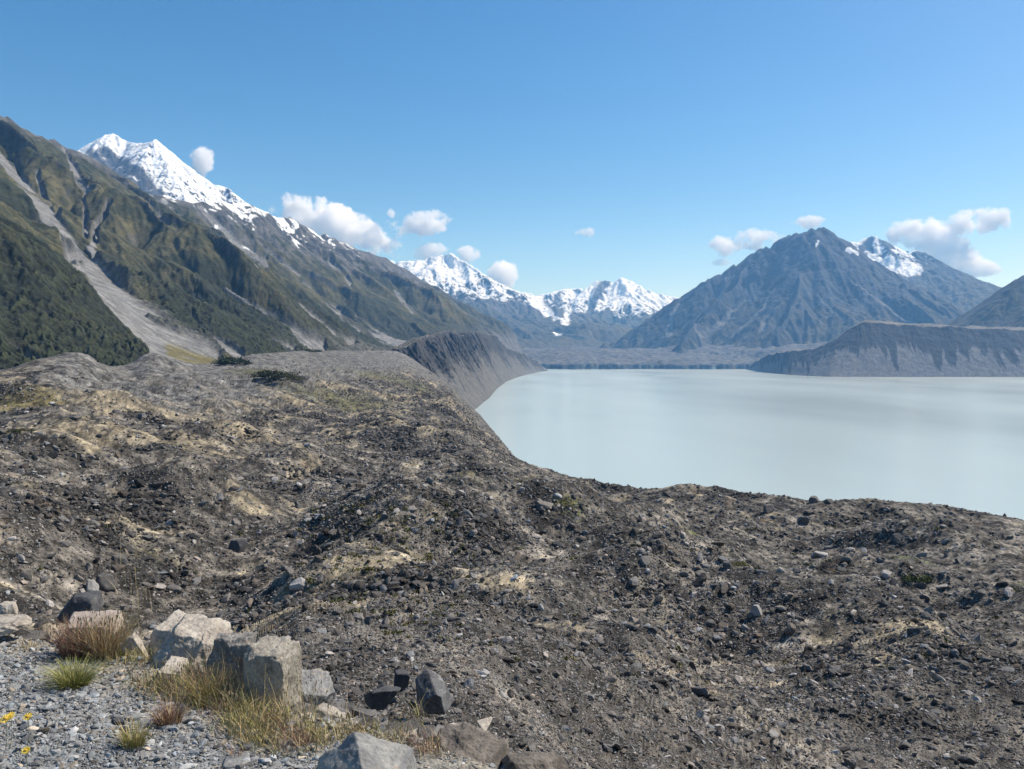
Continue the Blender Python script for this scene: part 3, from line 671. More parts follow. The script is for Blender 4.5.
# candidate rocks: drawn on the field surface, more where the surface shows larger
def field_rocks():
    r = np.random.default_rng(99)
    nr, nc = FX.shape
    dxu = np.hypot(np.diff(FX, axis=1)[:-1], np.diff(FZ, axis=1)[:-1]); dyv = np.sqrt(np.diff(FY, axis=0) ** 2 + np.diff(FZ, axis=0) ** 2)[:, :-1]
    area = dxu * dyv; pxm = (FY / FPX)[:-1, :-1]
    w = area / pxm ** 2                                      # facing area in square pixels
    PYg = HY - (FZ - CZ) * FPX / FY
    vis = np.clip((PYg[:-1, :-1] - PYg[1:, :-1]), 0, 3)      # surface that faces the lookout
    w = np.minimum(w, 12) * (0.12 + vis)
    w *= (KK[:-1, None] < 9.9) * (FZ[:-1, :-1] > 0.3)
    p = w.ravel() / w.sum()
    N = 310000
    idx = np.searchsorted(np.cumsum(p), r.random(N)).clip(0, len(p) - 1)
    i, j = np.divmod(idx, nc - 1); u, v = r.random(N), r.random(N)
    def bl(A): return (A[i, j] * (1 - u) * (1 - v) + A[i, j + 1] * u * (1 - v) + A[i + 1, j] * (1 - u) * v + A[i + 1, j + 1] * u * v)
    x, y, z, rel, ppx = bl(FX), bl(FY), bl(FZ), bl(REL), bl(PXG)
    sand, scree, n1, n2 = field_masks(x, y, ppx, rel)
    spx = 0.80 / r.random(N) ** 0.36                           # half-size in pixels, power law
    dens = fbm(x, y, 24, 3, 601) * 0.8 + fbm(x, y, 70, 3, 602) * 0.5
    spx *= 0.72 + 0.85 * sstep(0.0, 0.5, dens)
    size = spx * y / FPX
    size = np.where(size > 0.7, 0.7 * (size / 0.7) ** 0.35, size)
    size = np.where(y < 60, np.minimum(size, 0.085 + y * 0.006), size)
    size = np.minimum(size, 5.2 * y / FPX)
    spx = size * FPX / y
    keep = (r.random(N) > sand * 0.70) & (r.random(N) > scree * 0.80) & (spx > 0.6) & ((scree < 0.4) | (spx < 2.2))
    x, y, z, size, spx, sand, scree, n1 = [a[keep] for a in (x, y, z, size, spx, sand, scree, n1)]
    n = len(x)
    base = (0.122 * np.exp(r.normal(0, 0.55, n)) * (1.12 - 0.62 * sstep(-0.05, 0.35, dens[keep]))).clip(0.025, 0.34)
    light = r.random(n) < 0.014 + 0.04 * scree; base = np.where(light, r.uniform(0.18, 0.32, n), base)
    hue = r.normal(size=(n, 1)) * 0.05
    c = base[:, None] * np.array([1.05, 0.98, 0.91]) * (1 + hue * np.array([1, 0, -1]))
    c = np.where((r.random(n) < 0.12)[:, None], base[:, None] * np.array([1.12, 0.93, 0.76]) * 0.85, c)
    pos = np.stack([x, y, z + size * 0.12], 1)
    return pos, size, spx, c
pos, size, spx, rc = field_rocks()
FG_KEEP = [(-0.3, 12), (-1.7, 11.5)]
order = np.argsort(-spx)
NIND = 285
ind = order[:NIND]; rest = order[NIND:]
r3 = np.random.default_rng(3)
big = rest[spx[rest] > 2.6]; small = rest[spx[rest] <= 2.6]
ro = combine('rubble', [rock_mass('b', pos[big], size[big], rc[big], T1, F1, M_RUB, r3), rock_mass('s', pos[small], size[small], rc[small], T0, F0, M_RUB, r3)], M_RUB)
tag(ro, 'dark grey broken rubble strewn over the whole moraine field', 'rubble', None, 'stuff')
print('rocks', len(big), len(small), 'largest px', spx[ind[0]], 'limit', spx[ind[-1]])

M_DARKROCK = boulder_mat('dark_boulder', (0.055, 0.052, 0.05), (0.13, 0.12, 0.11), (0.17, 0.14, 0.115), 0.8, 0.6, True)
tpl = []
for k in range(14):
    v = rock_shape(I2, r_, 13, 0.75) * np.array([1.15, 0.9, 0.72])
    o = raw_mesh('rock', v, F2, 3, None, False, M_DARKROCK, link=False); tpl.append(o.data); bpy.data.objects.remove(o)
src = None
for q, k in enumerate(ind):
    o = bpy.data.objects.new('rock', tpl[q % 14]) if src is None else src.copy()
    if src is None: src = o
    o.data = tpl[q % 14]
    COL.objects.link(o)
    o.location = pos[k]; s = size[k]
    o.scale = (s * r3.uniform(0.8, 1.3), s * r3.uniform(0.8, 1.2), s * r3.uniform(0.75, 1.1)); o.rotation_euler = (r3.normal() * 0.4, r3.normal() * 0.4, r3.uniform(0, 6.28))
    tag(o, 'plain dark angular rock lying loose among the rubble of the moraine', 'rock', 'loose rocks scattered over the moraine')

# ------------------------------------------------------------------ lake
def water_mat():
    m = bpy.data.materials.new('glacial_water'); m.use_nodes = True
    nt = m.node_tree; N = nt.nodes; L = nt.links; b = N['Principled BSDF']
    b.inputs['IOR'].default_value = 1.33; b.inputs['Roughness'].default_value = 0.22
    tc = N.new('ShaderNodeTexCoord')
    mp = N.new('ShaderNodeMapping'); mp.inputs['Scale'].default_value = (1, 0.35, 1); mp.inputs['Rotation'].default_value = (0, 0, 0.25); L.new(tc.outputs['Object'], mp.inputs['Vector'])
    n = N.new('ShaderNodeTexNoise'); n.inputs['Scale'].default_value = 1 / 5.0; n.inputs['Detail'].default_value = 4; L.new(mp.outputs[0], n.inputs['Vector'])
    n2 = N.new('ShaderNodeTexNoise'); n2.inputs['Scale'].default_value = 1 / 500.0; n2.inputs['Detail'].default_value = 3; L.new(mp.outputs[0], n2.inputs['Vector'])
    cr = N.new('ShaderNodeValToRGB'); cr.color_ramp.elements[0].position = 0.3; cr.color_ramp.elements[1].position = 0.7
    cr.color_ramp.elements[0].color = (0.375, 0.415, 0.375, 1); cr.color_ramp.elements[1].color = (0.40, 0.44, 0.395, 1)
    L.new(n2.outputs[0], cr.inputs[0]); L.new(cr.outputs[0], b.inputs['Base Color'])
    mr = N.new('ShaderNodeMapRange'); mr.inputs[1].default_value = 0.35; mr.inputs[2].default_value = 0.65; mr.inputs[3].default_value = 0.17; mr.inputs[4].default_value = 0.27
    L.new(n2.outputs[0], mr.inputs[0]); L.new(mr.outputs[0], b.inputs['Roughness'])
    bp = N.new('ShaderNodeBump'); bp.inputs['Strength'].default_value = 0.35; bp.inputs['Distance'].default_value = 0.4; L.new(n.outputs[0], bp.inputs['Height']); L.new(bp.outputs[0], b.inputs['Normal'])
    return m
gx_, gy_ = np.meshgrid(np.linspace(-400, 5200, 12), np.linspace(380, 6900, 14))
lake = tag(grid_mesh('lake', gx_, gy_, gx_ * 0, None, True, water_mat()), 'wide milky pale turquoise glacial lake', None, None, 'structure')
# the base sheet of the land, running to the horizon below everything else
gx_, gy_ = np.meshgrid(np.linspace(-13500, 13500, 20), np.linspace(-1800, 17500, 20))
g = grid_mesh('ground', gx_, gy_, gx_ * 0 - 40, np.ones((400, 3)) * 0.12, True, M_WALL); tag(g, 'valley ground running on below the moraine and the mountains', None, None, 'structure')

# ------------------------------------------------------------------ the gravel lookout
EDGE = [(-9.0, 7.4), (-5.0, 6.35), (-3.88, 6.06), (-2.44, 5.45), (-1.21, 4.62), (-0.43, 4.2), (0.23, 3.86), (1.2, 3.3), (3.0, 2.2), (6, 0)]
GZ = 113.0
def edge_sd(x, y):
    best = np.full(np.shape(x), 1e9); sgn = np.ones(np.shape(x))
    for a, b in zip(EDGE[:-1], EDGE[1:]):
        vx, vy = b[0] - a[0], b[1] - a[1]
        t = np.clip(((x - a[0]) * vx + (y - a[1]) * vy) / (vx * vx + vy * vy), 0, 1)
        dx, dy = x - a[0] - t * vx, y - a[1] - t * vy; d = np.hypot(dx, dy)
        m = d < best; best = np.where(m, d, best); sgn = np.where(m, np.sign(vx * dy - vy * dx), sgn)
    return best * sgn                                        # positive beyond the edge
def knoll_z(x, y, fine=True):
    sd = edge_sd(x, y)
    z = GZ + perlin(x / 1.3, y / 1.3, 700) * 0.10 + perlin(x / 0.4, y / 0.4, 701) * 0.035 - 0.10 * sstep(-1.0, 0, sd)
    drop = np.maximum(sd, 0)
    z = z - 0.62 * drop - 0.9 * np.maximum(drop - 3, 0) + perlin(x / 0.9, y / 0.9, 703) * 0.25 * sstep(0, 1, drop)
    return z
gx_, gy_ = np.meshgrid(np.linspace(-10, 6, 520), np.linspace(-1.0, 12, 420))
kz = knoll_z(gx_, gy_); sd = edge_sd(gx_, gy_)
kn = fbm(gx_, gy_, 0.8, 4, 710); kn2 = fbm(gx_, gy_, 0.12, 3, 711)
kz = kz + kn2 * 0.012
kc = mixc((0.15, 0.155, 0.155), (0.24, 0.245, 0.24), sstep(-0.5, 0.5, kn + kn2))
kc = mixc(kc, (0.26, 0.225, 0.16), sstep(-0.9, 0.15, sd + kn * 0.5) * 0.75)
kc = mixc(kc, (0.10, 0.09, 0.08), sstep(0.5, 1.6, sd))
k_o = grid_mesh('gravel_ground', gx_, gy_, kz, kc, True, M_GRAV); tag(k_o, 'bluish grey gravel ledge of the lookout in the near left corner', None, None, 'structure')

def gravel():
    r = np.random.default_rng(17); N = 240000
    x = r.uniform(-5.2, 1.0, N); y = r.uniform(3.2, 7.6, N)
    sd = edge_sd(x, y); ppx = CX + FPX * x / y; ppy = HY + FPX * 2.0 / y
    ok = (sd < 0.25) & (ppx > -60) & (ppy < 840) & (r.random(N) < np.where(sd > -0.25, 0.55, 1))
    x, y, sd = x[ok], y[ok], sd[ok]; n = len(x)
    s = (0.0037 / r.random(n) ** 0.36).clip(0, 0.024)
    z = knoll_z(x, y) + s * 0.25
    base = r.normal(0.22, 0.075, n).clip(0.05, 0.42)
    c = base[:, None] * np.array([0.99, 1.0, 0.985]) * (1 + r.normal(size=(n, 1)) * 0.04 * np.array([1, 0, -1]))
    c = np.where((r.random(n) < 0.08 + 0.3 * sstep(-0.6, 0, sd))[:, None], base[:, None] * np.array([1.3, 1.1, 0.85]), c)
    pos = np.stack([x, y, z], 1); b = s > 0.010
    print('pebbles', n, b.sum())
    o = combine('gravel', [rock_mass('b', pos[b], s[b], c[b], T1, F1, None, r, 0.3), rock_mass('s', pos[~b], s[~b], c[~b], T0, F0, None, r, 0.4)], M_PEB)
    tag(o, 'small bluish grey gravel stones covering the lookout ledge', 'gravel', None, 'stuff')
    # darker rubble on the slope just below the ledge
    N = 9000; x = r.uniform(-6, 4.5, N); y = r.uniform(4, 12, N); sd = edge_sd(x, y); ok = (sd > 0.2)
    x, y, sd = x[ok], y[ok], sd[ok]; n = len(x); s = (0.028 / r.random(n) ** 0.4).clip(0, 0.085) * (1 + 0.11 * (y - 4)).clip(1, 1.8)
    base = r.normal(0.11, 0.03, n).clip(0.04, 0.3); base = np.where(r.random(n) < 0.12, 0.27, base)
    c = base[:, None] * np.array([1.04, 0.98, 0.93]); pos = np.stack([x, y, knoll_z(x, y) + s * 0.2], 1)
    o = combine('slope_rubble', [rock_mass('b', pos, s, c, T1, F1, None, r, 0.4)], M_RUB)
    tag(o, 'dark loose rubble on the bank just below the gravel ledge', 'rubble', None, 'stuff')
gravel()

# ------------------------------------------------------------------ named boulders
I5, F5 = ico(5); I4, F4 = ico(4); I3, F3 = ico(3)
def boulder(px, py, D, wpx, hpx, depth, label, mat, planes=None, seed=0, rot=0.0, tilt=(0, 0), sub=5, rough=0.03, nplanes=9, soft=True, sink=0.12, group=None, z=None, pxbottom=True, name='boulder'):
    """py = picture row of the boulder's foot"""
    r = np.random.default_rng(seed); I, Fc = {5: (I5, F5), 4: (I4, F4), 3: (I3, F3)}[sub]
    if planes is None: v = rock_shape(I, r, nplanes, 0.8)
    else:
        n = np.array([p[:3] for p in planes], float); d = np.array([p[3] for p in planes]); n /= np.linalg.norm(n, axis=1)[:, None]
        dp = I @ n.T; rad = np.where(dp > 0.04, d[None, :] / np.maximum(dp, 0.04), 9).min(1); v = I * np.minimum(rad, 2.2)[:, None]
    ang = v[:, 0] * 1.0 + v[:, 1] * 0.7
    n1 = fbm(v[:, 0] * 2 + v[:, 2], v[:, 1] * 2 - v[:, 2] + seed, 1.0, 5, seed + 3, 0.55); n2 = fbm(v[:, 2] * 3 + v[:, 1], v[:, 0] * 3 + seed, 1.0, 4, seed + 5, 0.6)
    chip = fbm(v[:, 0] * 1.1 + v[:, 1] * 0.6 + seed, v[:, 2] * 1.3 + v[:, 1] * 0.8, 0.8, 2, seed + 8)
    st = np.floor(chip * 5) / 5 * 0.6 + chip * 0.4
    v = v * (1 + rough * (n1 + n2) + rough * 1.2 * st)[:, None]
    lo, hi = v.min(0), v.max(0); v = (v - (lo + hi) / 2) / (hi - lo)              # unit box
    W = wpx / FPX * D; Hh = hpx / FPX * D * (1 + sink)
    v = v * np.array([W, depth, Hh])
    o = raw_mesh(name, v, Fc, 3, None, True, mat)
    o.data.shade_smooth()
    x = (px - CX) / FPX * D; zb = CZ - (py - HY) / FPX * D if z is None else z
    o.location = (x, D, zb + Hh / 2 - Hh * sink); o.rotation_euler = (tilt[0], tilt[1], rot)
    return tag(o, label, 'boulder', group)

def compound(parts, label, mat, name='boulder'):
    """one boulder whose body is several fused blocks"""
    vs, fs, off = [], [], 0
    ref = parts[0]
    for o in parts:
        M = np.array(o.matrix_basis if False else o.matrix_local)
        me = o.data; v = np.empty(len(me.vertices) * 3, F32); me.vertices.foreach_get('co', v); v = v.reshape(-1, 3)
        from mathutils import Matrix, Euler
        R = np.array(o.rotation_euler.to_matrix()); v = v @ R.T + np.array(o.location)
        f = np.empty(len(me.polygons) * 3, np.int32); me.polygons.foreach_get('vertices', f); fs.append(f.reshape(-1, 3) + off); vs.append(v); off += len(v)
    org = np.array(ref.location); v = np.concatenate(vs) - org; f = np.concatenate(fs)
    for o in parts: bpy.data.objects.remove(o)
    o = raw_mesh(name, v, f, 3, None, True, mat); o.location = org
    return tag(o, label, 'boulder')

M_PALE = boulder_mat('pale_boulder', (0.26, 0.225, 0.185), (0.46, 0.415, 0.35), (0.13, 0.115, 0.10), 0.30, 0.8)
M_BLOCK = boulder_mat('buff_block', (0.20, 0.178, 0.145), (0.38, 0.345, 0.285), (0.11, 0.095, 0.08), 0.26, 0.8)
M_STRI = boulder_mat('striped_boulder', (0.10, 0.10, 0.10), (0.30, 0.275, 0.24), (0.26, 0.16, 0.10), 0.18, 0.8)
M_GREYB = boulder_mat('grey_boulder', (0.15, 0.15, 0.15), (0.27, 0.265, 0.25), (0.34, 0.27, 0.20), 0.3, 0.6)
M_BROWN = boulder_mat('brown_slab', (0.07, 0.06, 0.05), (0.22, 0.19, 0.16), (0.06, 0.05, 0.045), 0.25, 1.0)
M_DARKB = boulder_mat('charcoal_shade_boulder', (0.045, 0.045, 0.048), (0.09, 0.09, 0.092), (0.15, 0.15, 0.15), 0.3, 0.6)  # own charcoal of some stones, painted shade on others
M_FRONT = boulder_mat('grey_orange_boulder', (0.15, 0.15, 0.148), (0.30, 0.29, 0.265), (0.36, 0.25, 0.16), 0.3, 0.7)
M_DARKPALE = boulder_mat('charcoal_lit_grey_boulder', (0.05, 0.05, 0.052), (0.16, 0.16, 0.16), (0.26, 0.26, 0.25), 0.5, 0.8)  # pale greys stand in for light on the boulder's upper right
M_PINK = boulder_mat('pinkish_slab', (0.26, 0.21, 0.175), (0.40, 0.34, 0.29), (0.2, 0.17, 0.15), 0.2, 0.5)

L1 = 'large pale buff boulder with a broken stepped top at the edge of the gravel'
compound([
    boulder(186, 668, 5.5, 76, 44, 0.44, L1, M_PALE, [(0, -.1, 1, .60), (-.75, -.1, .55, .66), (.5, -.2, 1, .74), (1, 0, .1, .95), (-1, -.2, 0, 1.0), (0, -1, .35, .66), (.5, -1, .1, .85), (-.6, -1, .6, .74), (0, 1, 0, .8), (0, 0, -1, .6)], 21, 0.1, (0, 0.10), rough=0.09),
    boulder(176, 650, 5.75, 58, 34, 0.34, L1, M_PALE, [(.1, -.15, 1, .5), (-.9, -.1, .5, .8), (1, 0, .3, .95), (0, -1, .2, .7), (0, 1, 0, .8), (0, 0, -1, .6), (.3, -.8, .9, .7)], 22, -0.2, (0, -0.05), rough=0.09),
    boulder(212, 668, 5.45, 54, 36, 0.36, L1, M_PALE, [(.15, -.2, 1, .55), (-.9, -.1, .5, .9), (1, 0, .4, .85), (.3, -1, .5, .66), (0, 1, 0, .8), (0, 0, -1, .6)], 24, 0.3, (0, 0.14), rough=0.10),
    boulder(172, 680, 5.2, 34, 18, 0.24, L1, M_PALE, [(.1, -.3, 1, .5), (-1, 0, .5, .9), (1, 0, .4, .85), (.1, -1, .2, .7), (0, 1, 0, .8), (0, 0, -1, .6)], 26, 0.1, (0, 0.1), rough=0.09)], L1, M_PALE)
boulder(228, 681, 5.25, 50, 46, 0.22, 'dark vertically streaked boulder against the right end of the large pale boulder', M_STRI,
        [(0, 0, 1, .9), (.3, -1, .1, .8), (-.5, -1, .3, .8), (1, 0, 0, 1), (-1, 0, .3, 1), (0, 1, 0, .9), (0, 0, -1, .9), (.2, -.5, 1, 1.0)], 23, 0.0, rough=0.09)
L2 = 'upright blocky grey buff boulder with a flat top and dark left face'
compound([
    boulder(270, 703, 4.95, 46, 60, 0.30, L2, M_BLOCK, [(0, -.05, 1, 1.0), (.15, -1, .12, .8), (-.75, -1, -.05, .92), (1, -.1, .05, .85), (-1, 0, 0, .95), (0, 1, 0, .85), (0, 0, -1, 1.0), (-.4, -.6, 1, 1.15), (-.3, -1, -.75, 1.0), (.8, -.3, 1, 1.3)], 25, -0.3, (0.03, 0.02), rough=0.05),
    boulder(281, 703, 4.9, 25, 56, 0.22, L2, M_BLOCK, [(.1, -.1, 1, 1.0), (.1, -1, .05, .8), (1, -.2, 0, .85), (-1, -.2, .1, .8), (0, 1, 0, .85), (0, 0, -1, 1.0), (.7, -.7, .6, 1.1)], 28, -0.15, (0, 0.03), rough=0.06),
    boulder(257, 675, 5.0, 28, 28, 0.24, L2, M_BLOCK, [(-.1, -.1, 1, .8), (-.3, -1, -.35, .8), (1, -.2, 0, .85), (-1, -.4, -.1, .85), (0, 1, 0, .85), (0, 0, -1, .8)], 30, -0.4, (0.05, -0.05), rough=0.06)], L2, M_BLOCK)
boulder(314, 706, 5.5, 42, 31, 0.34, 'low wedge shaped grey boulder to the right of the upright block', M_GREYB,
        [(.1, -.25, 1, .6), (.9, -.6, -.9, .55), (-.2, -1, -.5, .62), (-1, 0, 0, 1), (1, 0, .3, 1), (0, -1, .2, .7), (0, 1, 0, .8), (0, 0, -1, .6)], 27, 0.2, (0, 0.05), rough=0.08)
boulder(370, 806, 3.75, 112, 66, 0.36, 'grey boulder with a sloping orange tinged top cut off by the bottom edge', M_FRONT,
        [(.25, -.15, 1, .60), (-.7, -.3, .7, .72), (1, -.2, .3, 1.0), (-1, -.3, 0, 1.0), (0, -1, .1, .75), (0, 1, .3, .8), (0, 0, -1, .7)], 29, 0.15, (0, 0.12), rough=0.04)
boulder(472, 778, 4.35, 96, 40, 0.36, 'brown cracked slab of rock lying flat at the bottom of the bank', M_BROWN,
        [(.15, -.2, 1, .55), (-.5, -.3, 1, .72), (1, -.2, .4, .95), (-1, -.4, .2, 1.0), (0, -1, .3, .75), (0, 1, 0, .8), (0, 0, -1, .6)], 31, -0.1, (0, 0.17), rough=0.09)
boulder(535, 790, 4.3, 78, 34, 0.34, 'brown jagged rock right of the cracked slab at the bottom edge', M_BROWN, None, 33, 0.4, (0, 0.2), rough=0.08)
boulder(2, 628, 6.1, 30, 26, 0.20, 'pale pointed boulder at the far left edge of the gravel', M_PALE, None, 35, 0.3, rough=0.05)
boulder(0, 632, 5.9, 52, 13, 0.30, 'low pale slab lying in front of the pointed boulder at the left edge', M_PALE, None, 36, 0.1, rough=0.05)
boulder(88, 634, 6.0, 56, 17, 0.34, 'flat pinkish slab behind the reddish grass tuft', M_PINK,
        [(0, -.15, 1, .45), (-1, -.3, .3, 1), (1, -.2, .2, 1), (0, -1, .2, .8), (0, 1, 0, .8), (0, 0, -1, .5)], 37, 0.1, rough=0.05)
boulder(80, 619, 6.6, 42, 24, 0.34, 'boulder with its shadow painted in as black, poking up beyond the pinkish slab', M_DARKB, None, 39, 0.5, rough=0.05, sub=4)  # lies in shade; the dark material stands in for that shadow
boulder(137, 668, 5.55, 15, 34, 0.12, 'narrow white grey slab leaning left of the large pale boulder', M_PALE,
        [(0, 0, 1, 1), (.1, -1, .1, .7), (1, 0, 0, .8), (-1, 0, 0, .8), (0, 1, 0, .7), (0, 0, -1, 1)], 41, 0.2, (0, -0.55), rough=0.04)
boulder(129, 689, 5.3, 14, 8, 0.10, 'small grey stone on the gravel beside the green tuft', M_GREYB, None, 43, 0.5, sub=4, sink=0.3)
boulder(58, 727, 4.45, 16, 10, 0.1, 'dark bluish stone lying alone on the gravel near the yellow flowers', M_DARKB, None, 44, 0.5, sub=4, sink=0.3)
boulder(118, 729, 4.4, 13, 10, 0.1, 'dark rounded stone on the gravel right of the bluish stone', M_DARKB, None, 45, 0.9, sub=4, sink=0.3)
boulder(232, 772, 4.0, 34, 14, 0.16, 'pale bluish flat stone at the bottom edge of the gravel', M_GREYB, None, 46, 0.2, sub=4, sink=0.3)
boulder(435, 705, 11.0, 40, 30, 0.55, 'charcoal boulder, light on its right side painted in as paler grey, on the bank below the grass', M_DARKPALE,
        [(.6, -.2, 1, .75), (-.6, -.6, .8, .85), (.9, -.5, .1, .8), (-1, -.5, -.1, .85), (-.1, -1, -.2, .75), (0, 1, 0, .8), (0, 0, -1, .8), (1, .2, .6, .85)], 47, 0.1, sub=4)
boulder(383, 703, 10.2, 32, 17, 0.4, 'low black boulder left of the charcoal boulder', M_DARKB, None, 49, 0.4, sub=4)
boulder(402, 688, 12.0, 17, 16, 0.3, 'small black rock perched behind the two charcoal boulders', M_DARKB, None, 51, 0.9, sub=3)
boulder(330, 722, 5.1, 34, 16, 0.2, 'buff flat stone at the foot of the wedge shaped boulder', M_PALE, None, 53, 0.2, sub=4)
boulder(410, 742, 4.9, 26, 12, 0.14, 'pale rounded stone in the grass above the bottom boulder', M_PALE, None, 54, 0.2, sub=4)
for (a, b, w, h, lab, mt, sd_) in [
    (455, 735, 20, 12, 'pale buff cobble left of the cracked slab', M_PALE, 61), (486, 728, 18, 7, 'buff cobble behind the cracked slab', M_PALE, 67)]:
    boulder(a, b, 5.2, w, h, 0.14, lab, mt, None, sd_, 0.3, sub=4)

def field_at(px, row_hint):
    """point of the moraine field that shows at this picture position"""
    j = int(round((px + 120) / 0.85)); col = HY - (FZ[:, j] - CZ) * FPX / FY[:, j]
    run = np.minimum.accumulate(col); i = int(np.argmax((run <= row_hint) & (KK > 0.5)))
    return FX[i, j], FY[i, j], FZ[i, j]
M_FROCK = boulder_mat('field_boulder', (0.07, 0.066, 0.062), (0.14, 0.13, 0.12), (0.18, 0.16, 0.14), 1.0, 0.6)
M_FPALE = boulder_mat('field_pale_boulder', (0.24, 0.23, 0.22), (0.36, 0.35, 0.33), (0.20, 0.18, 0.17), 1.0, 0.5)
for (a, b, w, h, lab, mt, sd_) in [
    (815, 503, 16, 8, 'larger dark boulder on the crest standing out against the lake', M_FROCK, 71), (829, 503, 9, 5, 'smaller dark boulder beside the larger one on the crest', M_FROCK, 72),
    (768, 512, 13, 9, 'dark boulder on a tan slope just below the crest', M_FROCK, 73), (802, 523, 12, 8, 'dark boulder on a sandy patch right of the centre of the crest', M_FROCK, 74),
    (820, 558, 17, 8, 'flat white slab shining on the right half of the moraine', M_FPALE, 75), (757, 615, 14, 12, 'grey boulder with a pale top in the middle of the right slope', M_FPALE, 76),
    (791, 634, 11, 10, 'brown pointed boulder right of the pale topped one', M_BROWN, 77), (727, 568, 11, 8, 'dark rock standing in the yellow grass hollow', M_FROCK, 78),
    (170, 523, 10, 5, 'small white rock in the middle of the left sand flats', M_FPALE, 79), (75, 420, 13, 6, 'dark flat boulder at the foot of the grey ridge', M_FROCK, 80),
    (120, 564, 16, 11, 'grey slab sided boulder in the left rubble', M_FROCK, 81), (107, 588, 22, 16, 'grey upright boulder in the big rubble above the black boulder', M_FROCK, 82),
    (91, 592, 14, 14, 'pale upright slab touching the grey upright boulder', M_FPALE, 83), (238, 552, 18, 14, 'black hollow sided boulder in the left middle of the moraine', M_DARKB, 84),
    (52, 405, 7, 4, 'pale block at the top of the grey scree ridge', M_FPALE, 85), (116, 414, 9, 5, 'dark block low on the grey scree ridge', M_FROCK, 86),
    (653, 634, 14, 9, 'low boulder, its shaded face painted black, near the middle of the bottom rubble', M_DARKB, 87), (905, 749, 18, 9, 'dark flat boulder near the bottom right corner', M_FROCK, 88)]:  # low boulder in the bottom rubble: shade on its face painted as black
    x, y, z = field_at(a, b)
    boulder(a, b, y, w, h, w / FPX * y * 0.8, lab, mt, None, sd_, 0.3, sub=3, rough=0.05, z=z - 0.15 * h / FPX * y, sink=0.2)

# ------------------------------------------------------------------ grass and flowers
def tuft_mesh(name, label, cat, x, y, n, h, spread, cols, seed, lean=0.5, width=0.004, heads=0.0, group=None, zf=knoll_z, kind=None, footprint=0.05, pts=None):
    r = np.random.default_rng(seed); V = []; Fq = []; C = []
    for i in range(n):
        if pts is None:
            a = r.uniform(0, 6.283); rr = footprint * math.sqrt(r.random()); bx, by = x + math.cos(a) * rr, y + math.sin(a) * rr
        else:
            q = pts[r.integers(len(pts))]; bx, by = q[0] + r.normal() * footprint, q[1] + r.normal() * footprint; a = r.uniform(0, 6.283)
        bz = float(zf(np.array([bx]), np.array([by]))[0]) - 0.01 if pts is None or i % 8 == 0 else bz0
        bz0 = bz
        hh = h * r.uniform(0.45, 1.1); ln = spread * r.random() ** 0.7; wd = width * r.uniform(0.6, 1.3)
        a += r.normal() * 0.4; dx, dy = math.cos(a) * ln, math.sin(a) * ln; sx, sy = -math.sin(a + 1.2 * r.normal()), math.cos(a + r.normal())
        if pts is None: ci = r.integers(len(cols))
        else: ci = int(np.clip((0.5 + 1.1 * float(perlin(np.array([bx * 3.1]), np.array([by * 3.1]), 66)[0]) + r.normal() * 0.22) * len(cols), 0, len(cols) - 1))
        c = np.array(cols[ci]) * r.uniform(0.8, 1.45); k0 = len(V)
        segs = 4
        for s in range(segs + 1):
            t = s / segs; px_, py_, pz = bx + dx * t ** 1.7, by + dy * t ** 1.7, bz + hh * (t - lean * 0.35 * t * t * ln / max(h, 1e-3))
            w = wd * (1 - t * 0.85) * 0.5
            V += [(px_ - sx * w, py_ - sy * w, pz), (px_ + sx * w, py_ + sy * w, pz)]
            C += [c * (0.9 + 0.2 * t)] * 2
        for s in range(segs): q = k0 + 2 * s; Fq.append((q, q + 1, q + 3, q + 2))
        if r.random() < heads:
            k1 = len(V); tx, ty, tz = bx + dx, by + dy, V[-1][2]; hs = wd * 2.2
            V += [(tx - hs * .5, ty, tz), (tx, ty - hs * .4, tz + hs * 2), (tx + hs * .5, ty, tz), (tx, ty + hs * .4, tz - hs * 2)]
            C += [np.array((0.40, 0.33, 0.20)) * r.uniform(0.7, 1.2)] * 4; Fq.append((k1, k1 + 1, k1 + 2, k1 + 3))
    o = raw_mesh(name, np.array(V), np.array(Fq), 4, np.array(C), True, M_GRASS)
    return tag(o, label, cat, group, kind)

def at(px, py, dz=0.0):
    """spot on the gravel ledge that shows at this picture position"""
    D = (CZ - GZ) * FPX / (py - HY)
    for _ in range(6):
        z = float(knoll_z(np.array([(px - CX) / FPX * D]), np.array([D]))[0]); D = (CZ - z) * FPX / (py - HY)
    return (px - CX) / FPX * D, D
GREEN = [(0.20, 0.20, 0.05), (0.26, 0.25, 0.08), (0.32, 0.29, 0.12), (0.13, 0.14, 0.04)]
DRY = [(0.44, 0.33, 0.16), (0.32, 0.24, 0.12), (0.48, 0.39, 0.22), (0.2, 0.15, 0.09)]
RED = [(0.20, 0.10, 0.075), (0.26, 0.15, 0.11), (0.16, 0.09, 0.06), (0.30, 0.22, 0.14)]
MIX = DRY[:3] + GREEN + DRY + RED[:2]
x, y = at(74, 686); tuft_mesh('grass_tuft', 'dense yellow green grass tuft alone on the gravel', 'grass tuft', x, y, 900, 0.17, 0.20, GREEN, 1, 0.6, footprint=0.07)
x, y = at(80, 656); tuft_mesh('grass_tuft', 'bushy reddish brown grass tuft in front of the pinkish slab', 'grass tuft', x, y, 900, 0.26, 0.16, RED, 2, 0.3, footprint=0.12, heads=0.1)
x, y = at(106, 656); tuft_mesh('grass_tuft', 'tall straw coloured grass tuft right of the reddish brown tuft', 'grass tuft', x, y, 800, 0.30, 0.20, DRY + RED[:1], 3, 0.3, footprint=0.12, heads=0.2)
